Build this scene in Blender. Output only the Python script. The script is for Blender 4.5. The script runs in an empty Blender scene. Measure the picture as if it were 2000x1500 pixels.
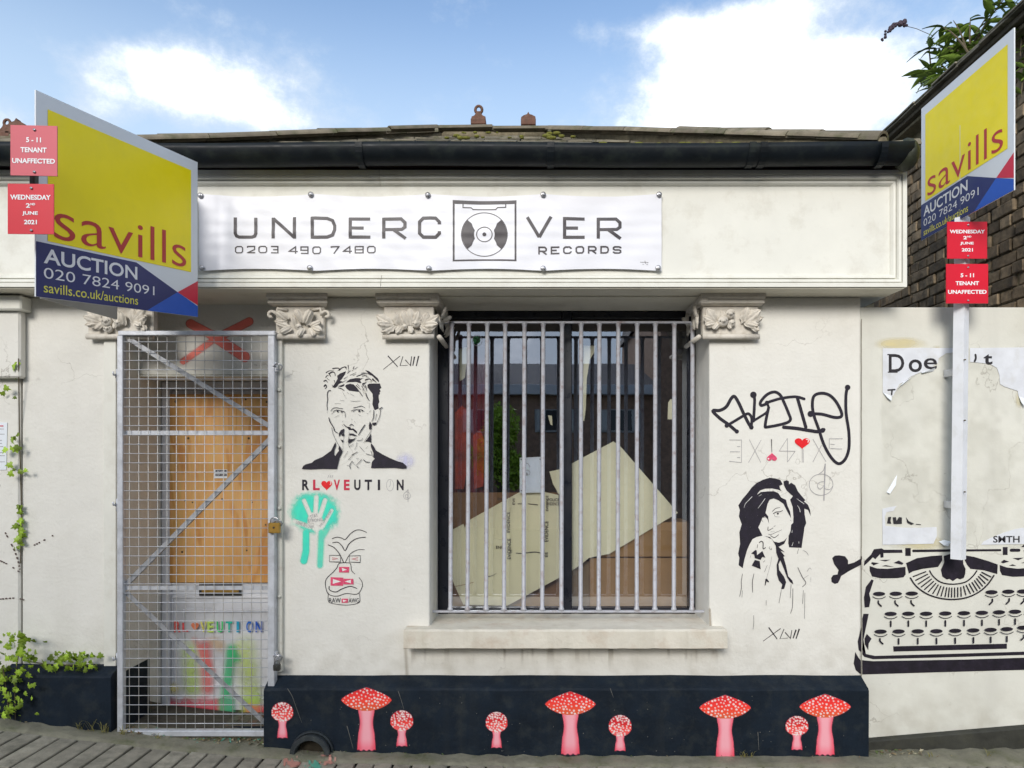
import bpy, bmesh, math, random
import numpy as np
from mathutils import Vector, Matrix
from mathutils.geometry import tessellate_polygon
random.seed(7); rng = np.random.RandomState(7)
S = bpy.context.scene
C = S.collection

# ------------------------------------------------------------------ camera
FX = 1360.0; PX0 = 1040.0; PY0 = 900.0; CAMZ = 1.70; CAMY = -4.0
cam_d = bpy.data.cameras.new('camera'); cam = bpy.data.objects.new('camera', cam_d); C.objects.link(cam)
cam.location = (0, CAMY, CAMZ); cam.rotation_euler = (math.radians(90), 0, 0)
cam_d.sensor_width = 36; cam_d.lens = 36 * FX / 2000
cam_d.shift_x = (1000 - PX0) / 2000; cam_d.shift_y = (PY0 - 750) / 2000
cam_d.clip_start = 0.05; cam_d.clip_end = 2000
S.camera = cam
# ------------------------------------------------------------------ light
S.view_settings.view_transform = 'Standard'; S.view_settings.look = 'None'
S.view_settings.exposure = 1.46; S.view_settings.gamma = 1
SUN_EL = math.radians(23); SUN_AZ = math.radians(194)      # azimuth from +Y, clockwise
world = bpy.data.worlds.new('World'); S.world = world; world.use_nodes = True
nt = world.node_tree; nt.nodes.clear(); WL = nt.links
def wn(t, **kw):
    n = nt.nodes.new(t)
    for k, v in kw.items(): setattr(n, k, v)
    return n
def wmath(op, a, b=None, c=None, clamp=False):
    n = wn('ShaderNodeMath', operation=op); n.use_clamp = clamp
    for i, x in enumerate((a, b, c)):
        if x is None: continue
        if isinstance(x, (int, float)): n.inputs[i].default_value = x
        else: WL.new(x, n.inputs[i])
    return n.outputs[0]
def wsmooth(x, lo, hi):
    n = wn('ShaderNodeMapRange', interpolation_type='SMOOTHSTEP')
    WL.new(x, n.inputs[0]); n.inputs[1].default_value = lo; n.inputs[2].default_value = hi
    n.inputs[3].default_value = 0; n.inputs[4].default_value = 1
    return n.outputs[0]
sky = wn('ShaderNodeTexSky', sky_type='NISHITA'); sky.sun_disc = False
sky.sun_elevation = SUN_EL; sky.sun_rotation = SUN_AZ; sky.air_density = 1.0; sky.dust_density = 0.6; sky.ozone_density = 1.6
tc = wn('ShaderNodeTexCoord'); dirv = tc.outputs['Generated']
sep = wn('ShaderNodeSeparateXYZ'); WL.new(dirv, sep.inputs[0])
nz = wn('ShaderNodeTexNoise'); nz.inputs['Scale'].default_value = 7.0; nz.inputs['Detail'].default_value = 12; nz.inputs['Roughness'].default_value = 0.68
nz.inputs['Distortion'].default_value = 0.0
mp = wn('ShaderNodeMapping'); mp.inputs['Scale'].default_value = (1, 1, 1.35); WL.new(dirv, mp.inputs[0]); WL.new(mp.outputs[0], nz.inputs['Vector'])
noise = nz.outputs['Fac']
def blob(px, py, rx, ry, s=1.0):
    d = Vector((px - PX0, FX, PY0 - py)).normalized()
    # distance in tangent directions
    right = Vector((d.y, -d.x, 0)).normalized(); up = right.cross(d)
    L = math.sqrt((px - PX0) ** 2 + FX ** 2 + (PY0 - py) ** 2)
    def dot(v, k):
        n = wn('ShaderNodeVectorMath', operation='DOT_PRODUCT'); WL.new(dirv, n.inputs[0]); n.inputs[1].default_value = v * k
        return n.outputs['Value']
    a = dot(right, L / rx); b = dot(up, L / ry)
    r2 = wmath('ADD', wmath('MULTIPLY', a, a), wmath('MULTIPLY', b, b))
    front = dot(d, 1.0)
    g = wmath('POWER', 2.718, wmath('MULTIPLY', r2, -1.0))
    return wmath('MULTIPLY', wmath('MULTIPLY', g, s), wmath('GREATER_THAN', front, 0.0))
blobs = [(210,135,130,60,.52),(330,120,120,60,.52),(440,200,150,50,.55),(570,150,130,46,.62),(560,225,170,42,.62),(300,215,130,40,.45),(180,235,60,55,.75),(20,230,60,45,.6),(330,0,230,22,.35),(80,85,60,30,.18),
         (1470,215,235,100,1.45),(1400,130,150,60,.70),(1300,60,120,40,.55),(1520,15,260,40,.75),(1660,190,140,100,1.0),(1165,62,70,20,.35),(1750,70,150,60,.35),(940,5,50,16,.15),(1350,290,90,50,.8),(2050,60,150,110,.5),(-250,250,180,90,.7),(-300,40,120,70,.4)]
acc = None
for b in blobs:
    o = blob(*b); acc = o if acc is None else wmath('ADD', acc, o)
front_f = wsmooth(sep.outputs['Y'], 0.2, 0.55)
general = wmath('MULTIPLY', wmath('SUBTRACT', 1.0, front_f), 0.85)
dens = wmath('ADD', wmath('ADD', acc, general), wmath('MULTIPLY', wmath('SUBTRACT', noise, 0.5), 2.6))
mask = wmath('MULTIPLY', wsmooth(dens, 0.18, 1.12), 0.94)
nz2 = wn('ShaderNodeTexNoise'); nz2.inputs['Scale'].default_value = 5.0; nz2.inputs['Detail'].default_value = 5
WL.new(dirv, nz2.inputs['Vector'])
ccol = wn('ShaderNodeMix', data_type='RGBA'); WL.new(wsmooth(wmath('ADD', wmath('MULTIPLY', nz2.outputs['Fac'], .5), wmath('MULTIPLY', dens, .5)), 0.55, 1.25), ccol.inputs[0])
ccol.inputs[6].default_value = (0.27, 0.31, 0.365, 1); ccol.inputs[7].default_value = (0.72, 0.73, 0.75, 1)
SKYK = 0.088
skym = wn('ShaderNodeVectorMath', operation='SCALE'); WL.new(sky.outputs[0], skym.inputs[0]); skym.inputs['Scale'].default_value = SKYK
hz = wsmooth(sep.outputs['Z'], 0.58, 0.36)
hmix = wn('ShaderNodeMix', data_type='RGBA'); WL.new(wmath('MULTIPLY', hz, 0.75), hmix.inputs[0]); WL.new(skym.outputs[0], hmix.inputs[6]); hmix.inputs[7].default_value = (0.235, 0.30, 0.375, 1)
cm = wn('ShaderNodeMix', data_type='RGBA'); WL.new(mask, cm.inputs[0]); WL.new(hmix.outputs[2], cm.inputs[6]); WL.new(ccol.outputs[2], cm.inputs[7])
bg = wn('ShaderNodeBackground'); WL.new(cm.outputs[2], bg.inputs[0]); bg.inputs[1].default_value = 1.0
wo = wn('ShaderNodeOutputWorld'); WL.new(bg.outputs[0], wo.inputs[0])
sun_d = bpy.data.lights.new('sun', 'SUN'); sun_d.energy = 1.25; sun_d.angle = math.radians(24); sun_d.color = (1.0, 0.95, 0.88)
sun = bpy.data.objects.new('sun', sun_d); C.objects.link(sun)
sd = Vector((math.sin(SUN_AZ) * math.cos(SUN_EL), math.cos(SUN_AZ) * math.cos(SUN_EL), math.sin(SUN_EL)))
sun.rotation_euler = sd.to_track_quat('Z', 'Y').to_euler()

# ------------------------------------------------------------------ helpers
def X(px, Y=0.0): return (px - PX0) / FX * (4 + Y)
def Z(py, Y=0.0): return CAMZ + (PY0 - py) / FX * (4 + Y)
def P(px, py, Y=0.0): return Vector((X(px, Y), Y, Z(py, Y)))
_m = {}
def mat(name, col, rough=0.7, var=0.12, vscale=6.0, bump=0.0, bscale=60.0, metal=0.0, dark=None, dscale=3.0, damt=0.0, objvar=0.0, spec=0.4, stain=None, coord='Object'):
    if name in _m: return _m[name]
    m = bpy.data.materials.new(name); m.use_nodes = True; _m[name] = m
    t = m.node_tree; n = t.nodes; L = t.links; b = n['Principled BSDF']
    b.inputs['Roughness'].default_value = rough; b.inputs['Metallic'].default_value = metal; b.inputs['Specular IOR Level'].default_value = spec
    if coord == 'World':
        g = n.new('ShaderNodeNewGeometry'); co = g.outputs['Position']
    else:
        g = n.new('ShaderNodeTexCoord'); co = g.outputs['Object']
    col = tuple(col) + (1,)
    def nzt(sc, det=6, ro=.6):
        q = n.new('ShaderNodeTexNoise'); q.inputs['Scale'].default_value = sc; q.inputs['Detail'].default_value = det; q.inputs['Roughness'].default_value = ro
        L.new(co, q.inputs['Vector']); return q.outputs['Fac']
    def ramp(f, lo, hi, a, bb):
        q = n.new('ShaderNodeMapRange'); L.new(f, q.inputs[0]); q.inputs[1].default_value = lo; q.inputs[2].default_value = hi; q.inputs[3].default_value = a; q.inputs[4].default_value = bb
        return q.outputs[0]
    f = ramp(nzt(vscale), .3, .7, 1 - var, 1 + var)
    mul = n.new('ShaderNodeVectorMath'); mul.operation = 'SCALE'; mul.inputs[0].default_value = col[:3]; L.new(f, mul.inputs['Scale'])
    cur = mul.outputs[0]
    if objvar:
        oi = n.new('ShaderNodeObjectInfo'); r = ramp(oi.outputs['Random'], 0, 1, 1 - objvar, 1 + objvar)
        m2 = n.new('ShaderNodeVectorMath'); m2.operation = 'SCALE'; L.new(cur, m2.inputs[0]); L.new(r, m2.inputs['Scale']); cur = m2.outputs[0]
    if dark is not None:
        q = n.new('ShaderNodeMix'); q.data_type = 'RGBA'; L.new(ramp(nzt(dscale, 8, .65), .5, .72, 0, damt), q.inputs[0]); L.new(cur, q.inputs[6]); q.inputs[7].default_value = tuple(dark) + (1,)
        cur = q.outputs[2]
    if stain:
        # vertical drip streaks: noise stretched along Z
        q = n.new('ShaderNodeMapping'); q.inputs['Scale'].default_value = (stain[0], stain[0], stain[0] * .06); L.new(co, q.inputs[0])
        w = n.new('ShaderNodeTexNoise'); w.inputs['Scale'].default_value = 1; w.inputs['Detail'].default_value = 5; L.new(q.outputs[0], w.inputs['Vector'])
        x = n.new('ShaderNodeMix'); x.data_type = 'RGBA'; L.new(ramp(w.outputs['Fac'], .52, .75, 0, stain[1]), x.inputs[0]); L.new(cur, x.inputs[6]); x.inputs[7].default_value = tuple(stain[2]) + (1,)
        cur = x.outputs[2]
    L.new(cur, b.inputs['Base Color'])
    if bump:
        bp = n.new('ShaderNodeBump'); bp.inputs['Strength'].default_value = min(1, bump); bp.inputs['Distance'].default_value = 0.004
        L.new(nzt(bscale, 5, .55), bp.inputs['Height'])
        bp2 = n.new('ShaderNodeBump'); bp2.inputs['Strength'].default_value = min(1, bump); bp2.inputs['Distance'].default_value = 0.012
        L.new(nzt(bscale * .12, 3, .5), bp2.inputs['Height']); L.new(bp.outputs[0], bp2.inputs['Normal'])
        L.new(bp2.outputs[0], b.inputs['Normal'])
        L.new(ramp(nzt(bscale * .3), .3, .7, max(.05, rough - .12), min(1, rough + .12)), b.inputs['Roughness'])
    return m
STUCCO = mat('stucco', (.72, .705, .65), .85, .045, 2.2, .55, 55, dark=(.46, .43, .36), dscale=2.3, damt=.22, stain=(5, .14, (.50, .47, .40)), coord='World')
def add_cracks(m, base_h=.35):
    t = m.node_tree; n = t.nodes; L = t.links; b = n['Principled BSDF']; src = b.inputs['Base Color'].links[0].from_socket
    g = n.new('ShaderNodeNewGeometry'); ns = n.new('ShaderNodeTexNoise'); ns.inputs['Scale'].default_value = 5; ns.inputs['Detail'].default_value = 6; L.new(g.outputs['Position'], ns.inputs['Vector'])
    mxv = n.new('ShaderNodeVectorMath'); mxv.operation = 'MULTIPLY_ADD'; L.new(ns.outputs['Color'], mxv.inputs[0]); mxv.inputs[1].default_value = (.55, .55, .55); L.new(g.outputs['Position'], mxv.inputs[2])
    v = n.new('ShaderNodeTexVoronoi'); v.feature = 'DISTANCE_TO_EDGE'; v.inputs['Scale'].default_value = 1.25; L.new(mxv.outputs[0], v.inputs['Vector'])
    r1 = n.new('ShaderNodeMapRange'); L.new(v.outputs['Distance'], r1.inputs[0]); r1.inputs[1].default_value = .0; r1.inputs[2].default_value = .006; r1.inputs[3].default_value = 1; r1.inputs[4].default_value = 0
    k = n.new('ShaderNodeTexNoise'); k.inputs['Scale'].default_value = 1.7; k.inputs['Detail'].default_value = 3; L.new(g.outputs['Position'], k.inputs['Vector'])
    r2 = n.new('ShaderNodeMapRange'); L.new(k.outputs['Fac'], r2.inputs[0]); r2.inputs[1].default_value = .50; r2.inputs[2].default_value = .62; r2.inputs[3].default_value = 0; r2.inputs[4].default_value = .55
    ml = n.new('ShaderNodeMath'); ml.operation = 'MULTIPLY'; L.new(r1.outputs[0], ml.inputs[0]); L.new(r2.outputs[0], ml.inputs[1])
    mx = n.new('ShaderNodeMix'); mx.data_type = 'RGBA'; L.new(ml.outputs[0], mx.inputs[0]); L.new(src, mx.inputs[6]); mx.inputs[7].default_value = (.22, .19, .15, 1)
    # splash-back grime near the pavement and sparse scuffs
    sp = n.new('ShaderNodeSeparateXYZ'); L.new(g.outputs['Position'], sp.inputs[0])
    r3 = n.new('ShaderNodeMapRange'); L.new(sp.outputs['Z'], r3.inputs[0]); r3.inputs[1].default_value = base_h + .35; r3.inputs[2].default_value = base_h; r3.inputs[3].default_value = 0; r3.inputs[4].default_value = .5
    k2 = n.new('ShaderNodeTexNoise'); k2.inputs['Scale'].default_value = 9; k2.inputs['Detail'].default_value = 7; L.new(g.outputs['Position'], k2.inputs['Vector'])
    r4 = n.new('ShaderNodeMapRange'); L.new(k2.outputs['Fac'], r4.inputs[0]); r4.inputs[1].default_value = .4; r4.inputs[2].default_value = .7
    m3 = n.new('ShaderNodeMath'); m3.operation = 'MULTIPLY'; L.new(r3.outputs[0], m3.inputs[0]); L.new(r4.outputs[0], m3.inputs[1])
    mx2 = n.new('ShaderNodeMix'); mx2.data_type = 'RGBA'; L.new(m3.outputs[0], mx2.inputs[0]); L.new(mx.outputs[2], mx2.inputs[6]); mx2.inputs[7].default_value = (.36, .33, .26, 1)
    k3 = n.new('ShaderNodeTexNoise'); k3.inputs['Scale'].default_value = 16; k3.inputs['Detail'].default_value = 3; L.new(g.outputs['Position'], k3.inputs['Vector'])
    r5 = n.new('ShaderNodeMapRange'); L.new(k3.outputs['Fac'], r5.inputs[0]); r5.inputs[1].default_value = .70; r5.inputs[2].default_value = .76; r5.inputs[4].default_value = .28
    mx3 = n.new('ShaderNodeMix'); mx3.data_type = 'RGBA'; L.new(r5.outputs[0], mx3.inputs[0]); L.new(mx2.outputs[2], mx3.inputs[6]); mx3.inputs[7].default_value = (.42, .40, .36, 1)
    L.new(mx3.outputs[2], b.inputs['Base Color'])
def add_wear(m, hi=.07):
    n = m.node_tree.nodes; L = m.node_tree.links; b = n['Principled BSDF']; g = n.new('ShaderNodeNewGeometry')
    k = n.new('ShaderNodeTexNoise'); k.inputs['Scale'].default_value = 70; k.inputs['Detail'].default_value = 6; k.inputs['Roughness'].default_value = .7; L.new(g.outputs['Position'], k.inputs['Vector'])
    r = n.new('ShaderNodeMapRange'); L.new(k.outputs['Fac'], r.inputs[0]); r.inputs[1].default_value = .26; r.inputs[2].default_value = .38; r.inputs[3].default_value = .5; r.inputs[4].default_value = 1.0; L.new(r.outputs[0], b.inputs['Alpha'])
add_cracks(STUCCO, .42)
TRIM = mat('trim_paint', (.72, .715, .65), .6, .04, 4, .2, 40, dark=(.42, .38, .30), dscale=9, damt=.30, coord='World')
SOFFIT = mat('soffit_paint', (.66, .63, .53), .7, .06, 4, .2, 30, dark=(.36, .31, .22), dscale=5, damt=.3, coord='World')
CAPM = mat('capital_plaster', (.64, .60, .53), .8, .07, 14, .4, 90, dark=(.30, .24, .17), dscale=22, damt=.4, coord='World')
PLINTH = mat('plinth_black', (.006, .012, .021), .7, .3, 6, .5, 50, dark=(.04, .045, .042), dscale=11, damt=.45, coord='World', spec=.2, stain=(12, .25, (.035, .037, .033)))
GUTTER = mat('gutter_black', (.006, .009, .012), .5, .3, 6, .25, 30, dark=(.03, .04, .03), dscale=9, damt=.5, coord='World', spec=.22)
SLATE = mat('slate', (.17, .155, .12), .85, .3, 14, .6, 60, dark=(.055, .065, .02), dscale=18, damt=.75, objvar=.4, coord='World')
HIP = mat('hip_tile', (.17, .145, .105), .85, .25, 12, .6, 50, dark=(.05, .065, .02), dscale=8, damt=.8, objvar=.25, coord='World')
TERRA = mat('terracotta', (.13, .065, .045), .85, .25, 30, .5, 90, dark=(.05, .05, .03), dscale=20, damt=.6)
MOSS = mat('moss', (.13, .13, .022), .95, .35, 40, .8, 120)
GALV = mat('galvanised_steel', (.56, .58, .62), .42, .12, 20, .2, 60, metal=.3, dark=(.25, .24, .23), dscale=12, damt=.4)
WIRE = mat('wire_steel', (.58, .57, .54), .5, .2, 20, 0, metal=.1, dark=(.35, .25, .16), dscale=20, damt=.5)
GRILLE = mat('grille_paint', (.46, .47, .51), .38, .06, 20, .15, 60, dark=(.20, .08, .04), dscale=26, damt=.55, metal=.1, coord='World')
FRAME = mat('window_frame_black', (.010, .012, .02), .35, .2, 8, .1, 40)
WHITEW = mat('white_paint_wood', (.66, .67, .70), .5, .05, 6, .2, 50, dark=(.38, .37, .36), dscale=9, damt=.35)
BRACE = mat('brace_steel', (.34, .35, .37), .45, .15, 20, .2, 60, metal=.3, dark=(.2, .19, .18), dscale=12, damt=.4)
CREAMM = mat('cream_metal', (.62, .61, .54), .5, .08, 12, .2, 50, dark=(.3, .2, .13), dscale=20, damt=.4)
BANNER = mat('banner_vinyl', (.74, .745, .79), .42, .015, 5, .10, 14)
INK = mat('banner_ink', (.045, .038, .045), .45, .12, 30)
BLACKP = mat('black_paint', (.012, .008, .016), .6, .3, 30, 0)
PURP = mat('stencil_paint', (.010, .007, .016), .65, .4, 25, 0, dark=(.03, .02, .04), dscale=40, damt=.3, coord='World')
add_wear(PURP)
PENCIL = mat('grey_pen', (.33, .32, .33), .8, .2, 60)
REDP = mat('red_paint', (.72, .008, .015), .5, .15, 30)
CRIM = mat('crimson_paint', (.55, .02, .06), .6, .25, 60)
WALLW = mat('white_paint_mark', (.76, .75, .72), .7, .05, 30)
PINKP = mat('pink_pen', (.65, .07, .15), .7, .3, 60)
YEL = mat('board_yellow', (.98, .80, .002), .42, .04, 3, .12, 60, dark=(.78, .66, .03), dscale=5, damt=.3)
NAVY = mat('board_navy', (.022, .028, .135), .4, .1, 3, .05, 20)
BLUE = mat('board_blue', (.02, .10, .50), .4, .1, 3)
BRED = mat('board_red', (.62, .025, .06), .4, .1, 3)
BWHITE = mat('board_white', (.72, .75, .78), .4, .04, 3, .05, 20)
SRED = mat('savills_red', (.50, .035, .03), .45, .05, 5)
PLRED = mat('plate_red', (.60, .006, .025), .4, .05, 5)
PLPALE = mat('plate_faded_red', (.58, .10, .13), .5, .05, 5)
YTXT = mat('yellow_print', (.75, .70, .10), .4, .02, 3)
WTXT = mat('white_print', (.8, .8, .82), .4, .02, 3)
STEEL = mat('screw_steel', (.45, .45, .47), .3, .1, 40, metal=.8)
PAVER = mat('paver_concrete', (.27, .25, .20), .9, .22, 14, .7, 90, dark=(.06, .06, .045), dscale=9, damt=.6, objvar=.16, coord='World')
GROUND = mat('pavement_bed', (.075, .068, .055), .95, .3, 20, .8, 70, dark=(.03, .035, .02), dscale=6, damt=.6, coord='World')
STRIP = mat('mossy_mortar', (.20, .19, .14), .95, .25, 14, .9, 60, dark=(.055, .065, .022), dscale=7, damt=.9, coord='World')
ASPH = mat('asphalt', (.05, .05, .052), .9, .3, 60, .8, 160, coord='World')
BRICK = mat('sooty_brick', (.165, .125, .08), .9, .40, 22, .8, 90, dark=(.035, .028, .022), dscale=7, damt=.8, objvar=.55, coord='World')
MORTAR = mat('lime_mortar', (.20, .17, .11), .95, .3, 25, .8, 70, dark=(.04, .033, .025), dscale=6, damt=.7, coord='World')
HOARD = mat('hoarding_paint', (.64, .635, .57), .8, .05, 3, .35, 40, dark=(.44, .42, .35), dscale=3.5, damt=.22, stain=(7, .2, (.42, .41, .37)), coord='World')
PLY = None
add_cracks(HOARD, .12)
CARD = mat('cardboard', (.40, .24, .11), .85, .08, 10, .15, 40)
CREAMP = mat('cream_sheet', (.88, .83, .60), .75, .03, 5, .1, 14)
PAPER = mat('paper_white', (.74, .78, .82), .7, .04, 12, .2, 30)
POSTER = mat('poster_paper', (.64, .66, .70), .75, .08, 10, .35, 35, dark=(.50, .49, .45), dscale=9, damt=.5, coord='World')
REDC = mat('dark_red_cloth', (.15, .006, .018), .7, .25, 8, .3, 25)
ORNG = mat('orange_cloth', (.40, .035, .010), .7, .8, 7, .3, 25)
GREENL = mat('leaf_green', (.15, .23, .04), .45, .3, 25, .1, 60, objvar=.45)
IVYM = mat('ivy_leaf', (.24, .37, .03), .5, .3, 40, .1, 60, dark=(.35, .32, .06), dscale=30, damt=.4, objvar=.6)
STEM = mat('stem_brown', (.09, .07, .04), .8, .3, 30)
LILAC = mat('dead_flower', (.05, .035, .05), .8, .3, 60)
BRASS = mat('brass', (.50, .30, .07), .38, .2, 40, metal=.8)
DKMET = mat('dark_metal', (.06, .06, .055), .4, .2, 40, metal=.6)
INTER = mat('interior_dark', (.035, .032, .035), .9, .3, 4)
STICK = mat('green_sticker', (.01, .25, .06), .4, .3, 60)
FARB = mat('far_brick', (.34, .21, .14), .9, .3, 9, .4, 40, dark=(.2, .13, .1), dscale=5, damt=.5, coord='World')
FARW = mat('far_white', (.6, .6, .6), .7, .05, 4)
FARD = mat('far_slate', (.13, .13, .145), .8, .2, 6)
FARG = mat('far_glass', (.03, .035, .04), .1, .1, 3)
CURT = mat('far_curtain', (.5, .5, .48), .8, .15, 30)

def newobj(name, me, parent=None, label=None, cat=None, group=None, kind=None):
    o = bpy.data.objects.new(name, me); C.objects.link(o)
    if parent is not None: o.parent = parent
    if label: o['label'] = label
    if cat: o['category'] = cat
    if group: o['group'] = group
    if kind: o['kind'] = kind
    return o
def thing(name, label, cat, loc=(0, 0, 0), group=None, rot=(0, 0, 0)):
    o = newobj(name, None, None, label, cat, group); o.location = loc; o.rotation_euler = rot; o.empty_display_size = .1
    return o
def attach(o, parent):
    """parent keeping world coordinates baked in mesh (parent may be moved)"""
    o.parent = parent
    o.matrix_parent_inverse = Matrix.Identity(4)
class MB:
    """mesh builder"""
    def __init__(s): s.v = []; s.f = []; s.mi = []; s.mats = []; s.smooth = []
    def m(s, mt):
        if mt not in s.mats: s.mats.append(mt)
        return s.mats.index(mt)
    def add(s, vs, fs, mt, smooth=False):
        b = len(s.v); s.v += [tuple(v) for v in vs]; k = s.m(mt)
        for f in fs: s.f.append([b + i for i in f]); s.mi.append(k); s.smooth.append(smooth)
    def box(s, x0, y0, z0, x1, y1, z1, mt):
        vs = [(x, y, z) for z in (z0, z1) for y in (y0, y1) for x in (x0, x1)]
        s.add(vs, [(0, 2, 3, 1), (4, 5, 7, 6), (0, 1, 5, 4), (2, 6, 7, 3), (0, 4, 6, 2), (1, 3, 7, 5)], mt)
    def bbox(s, x0, y0, z0, x1, y1, z1, mt, r=.004):
        """box with chamfered edges"""
        bm = bmesh.new(); bmesh.ops.create_cube(bm, size=1)
        for v in bm.verts: v.co = ((x0 + x1) / 2 + v.co.x * (x1 - x0), (y0 + y1) / 2 + v.co.y * (y1 - y0), (z0 + z1) / 2 + v.co.z * (z1 - z0))
        bmesh.ops.bevel(bm, geom=bm.edges[:], offset=r, segments=1, affect='EDGES'); s.bm(bm, mt)
    def bm(s, bm, mt, smooth=False, M=None):
        bm.verts.index_update()
        s.add([(M @ v.co if M else v.co) for v in bm.verts], [[v.index for v in f.verts] for f in bm.faces], mt, smooth); bm.free()
    def tube(s, pts, r, mt, n=8, caps=True, rs=None):
        pts = [Vector(p) for p in pts]; vs = []; fs = []
        up = Vector((0, 0, 1)); prev = None
        for i, p in enumerate(pts):
            d = (pts[min(i + 1, len(pts) - 1)] - pts[max(i - 1, 0)]).normalized()
            a = d.cross(prev if prev is not None else (Vector((0, 0, 1)) if abs(d.z) < .9 else Vector((0, 1, 0))))
            if prev is not None: a = prev - d * prev.dot(d)
            a.normalize(); prev = a; b = d.cross(a)
            rr = rs[i] if rs else r
            for k in range(n):
                t = 2 * math.pi * k / n; vs.append(p + (a * math.cos(t) + b * math.sin(t)) * rr)
        for i in range(len(pts) - 1):
            for k in range(n): fs.append((i * n + k, i * n + (k + 1) % n, (i + 1) * n + (k + 1) % n, (i + 1) * n + k))
        if caps: fs.append(tuple(range(n))[::-1]); fs.append(tuple((len(pts) - 1) * n + k for k in range(n)))
        s.add(vs, fs, mt, n > 5)
    def poly(s, pts, mt):
        """concave-safe polygon given as 3D points"""
        vs = [Vector(p) for p in pts]; tris = tessellate_polygon([vs]); s.add(vs, tris, mt)
    def prism(s, pts2, f, d0, d1, mt):
        """extrude 2D outline; f(u,v,d)->3D"""
        n = len(pts2); a = [f(u, v, d0) for u, v in pts2]; b = [f(u, v, d1) for u, v in pts2]
        t = tessellate_polygon([[Vector((u, v, 0)) for u, v in pts2]])
        fs = [tuple(q) for q in t] + [tuple(n + i for i in q[::-1]) for q in t] + [(i, (i + 1) % n, n + (i + 1) % n, n + i) for i in range(n)]
        s.add(a + b, fs, mt)
    def obj(s, name, parent=None, **kw):
        me = bpy.data.meshes.new(name); me.from_pydata(s.v, [], s.f)
        for mt in s.mats: me.materials.append(mt)
        me.polygons.foreach_set('material_index', s.mi); me.polygons.foreach_set('use_smooth', s.smooth)
        bm = bmesh.new(); bm.from_mesh(me); 
        if kw.pop('fixn', True): bmesh.ops.recalc_face_normals(bm, faces=bm.faces[:])
        bm.to_mesh(me); bm.free(); me.update()
        return newobj(name, me, parent, **kw)
def boxobj(name, x0, y0, z0, x1, y1, z1, mt, parent=None, r=.004, **kw):
    b = MB(); b.bbox(x0, y0, z0, x1, y1, z1, mt, r); return b.obj(name, parent, **kw)

def catmull(pts, n=6):
    if len(pts) < 3: return [tuple(map(float, p)) for p in pts]
    out = []; p = [pts[0]] + list(pts) + [pts[-1]]
    for i in range(1, len(p) - 2):
        for k in range(n):
            t = k / n; a, b, c, d = p[i - 1], p[i], p[i + 1], p[i + 2]
            out.append(tuple(.5 * (2 * b[j] + (c[j] - a[j]) * t + (2 * a[j] - 5 * b[j] + 4 * c[j] - d[j]) * t * t + (3 * b[j] - a[j] - 3 * c[j] + d[j]) * t ** 3) for j in range(2)))
    out.append(tuple(map(float, pts[-1]))); return out
_textcache = {}
def textmesh(s, off=0.0, shear=0.0):
    key = (s, off, shear)
    if key in _textcache: return _textcache[key]
    cu = bpy.data.curves.new('t', 'FONT'); cu.body = s; cu.offset = off; cu.shear = shear; cu.resolution_u = 4; cu.fill_mode = 'FRONT'
    o = bpy.data.objects.new('t', cu); C.objects.link(o)
    dg = bpy.context.evaluated_depsgraph_get(); me = o.evaluated_get(dg).to_mesh()
    vs = [(v.co.x, v.co.y) for v in me.vertices]; fs = [tuple(p.vertices) for p in me.polygons]
    o.evaluated_get(dg).to_mesh_clear(); bpy.data.objects.remove(o); bpy.data.curves.remove(cu)
    xs = [v[0] for v in vs]; ys = [v[1] for v in vs]; bb = (min(xs), min(ys), max(xs), max(ys))
    _textcache[key] = (vs, fs, bb); return _textcache[key]
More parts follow.
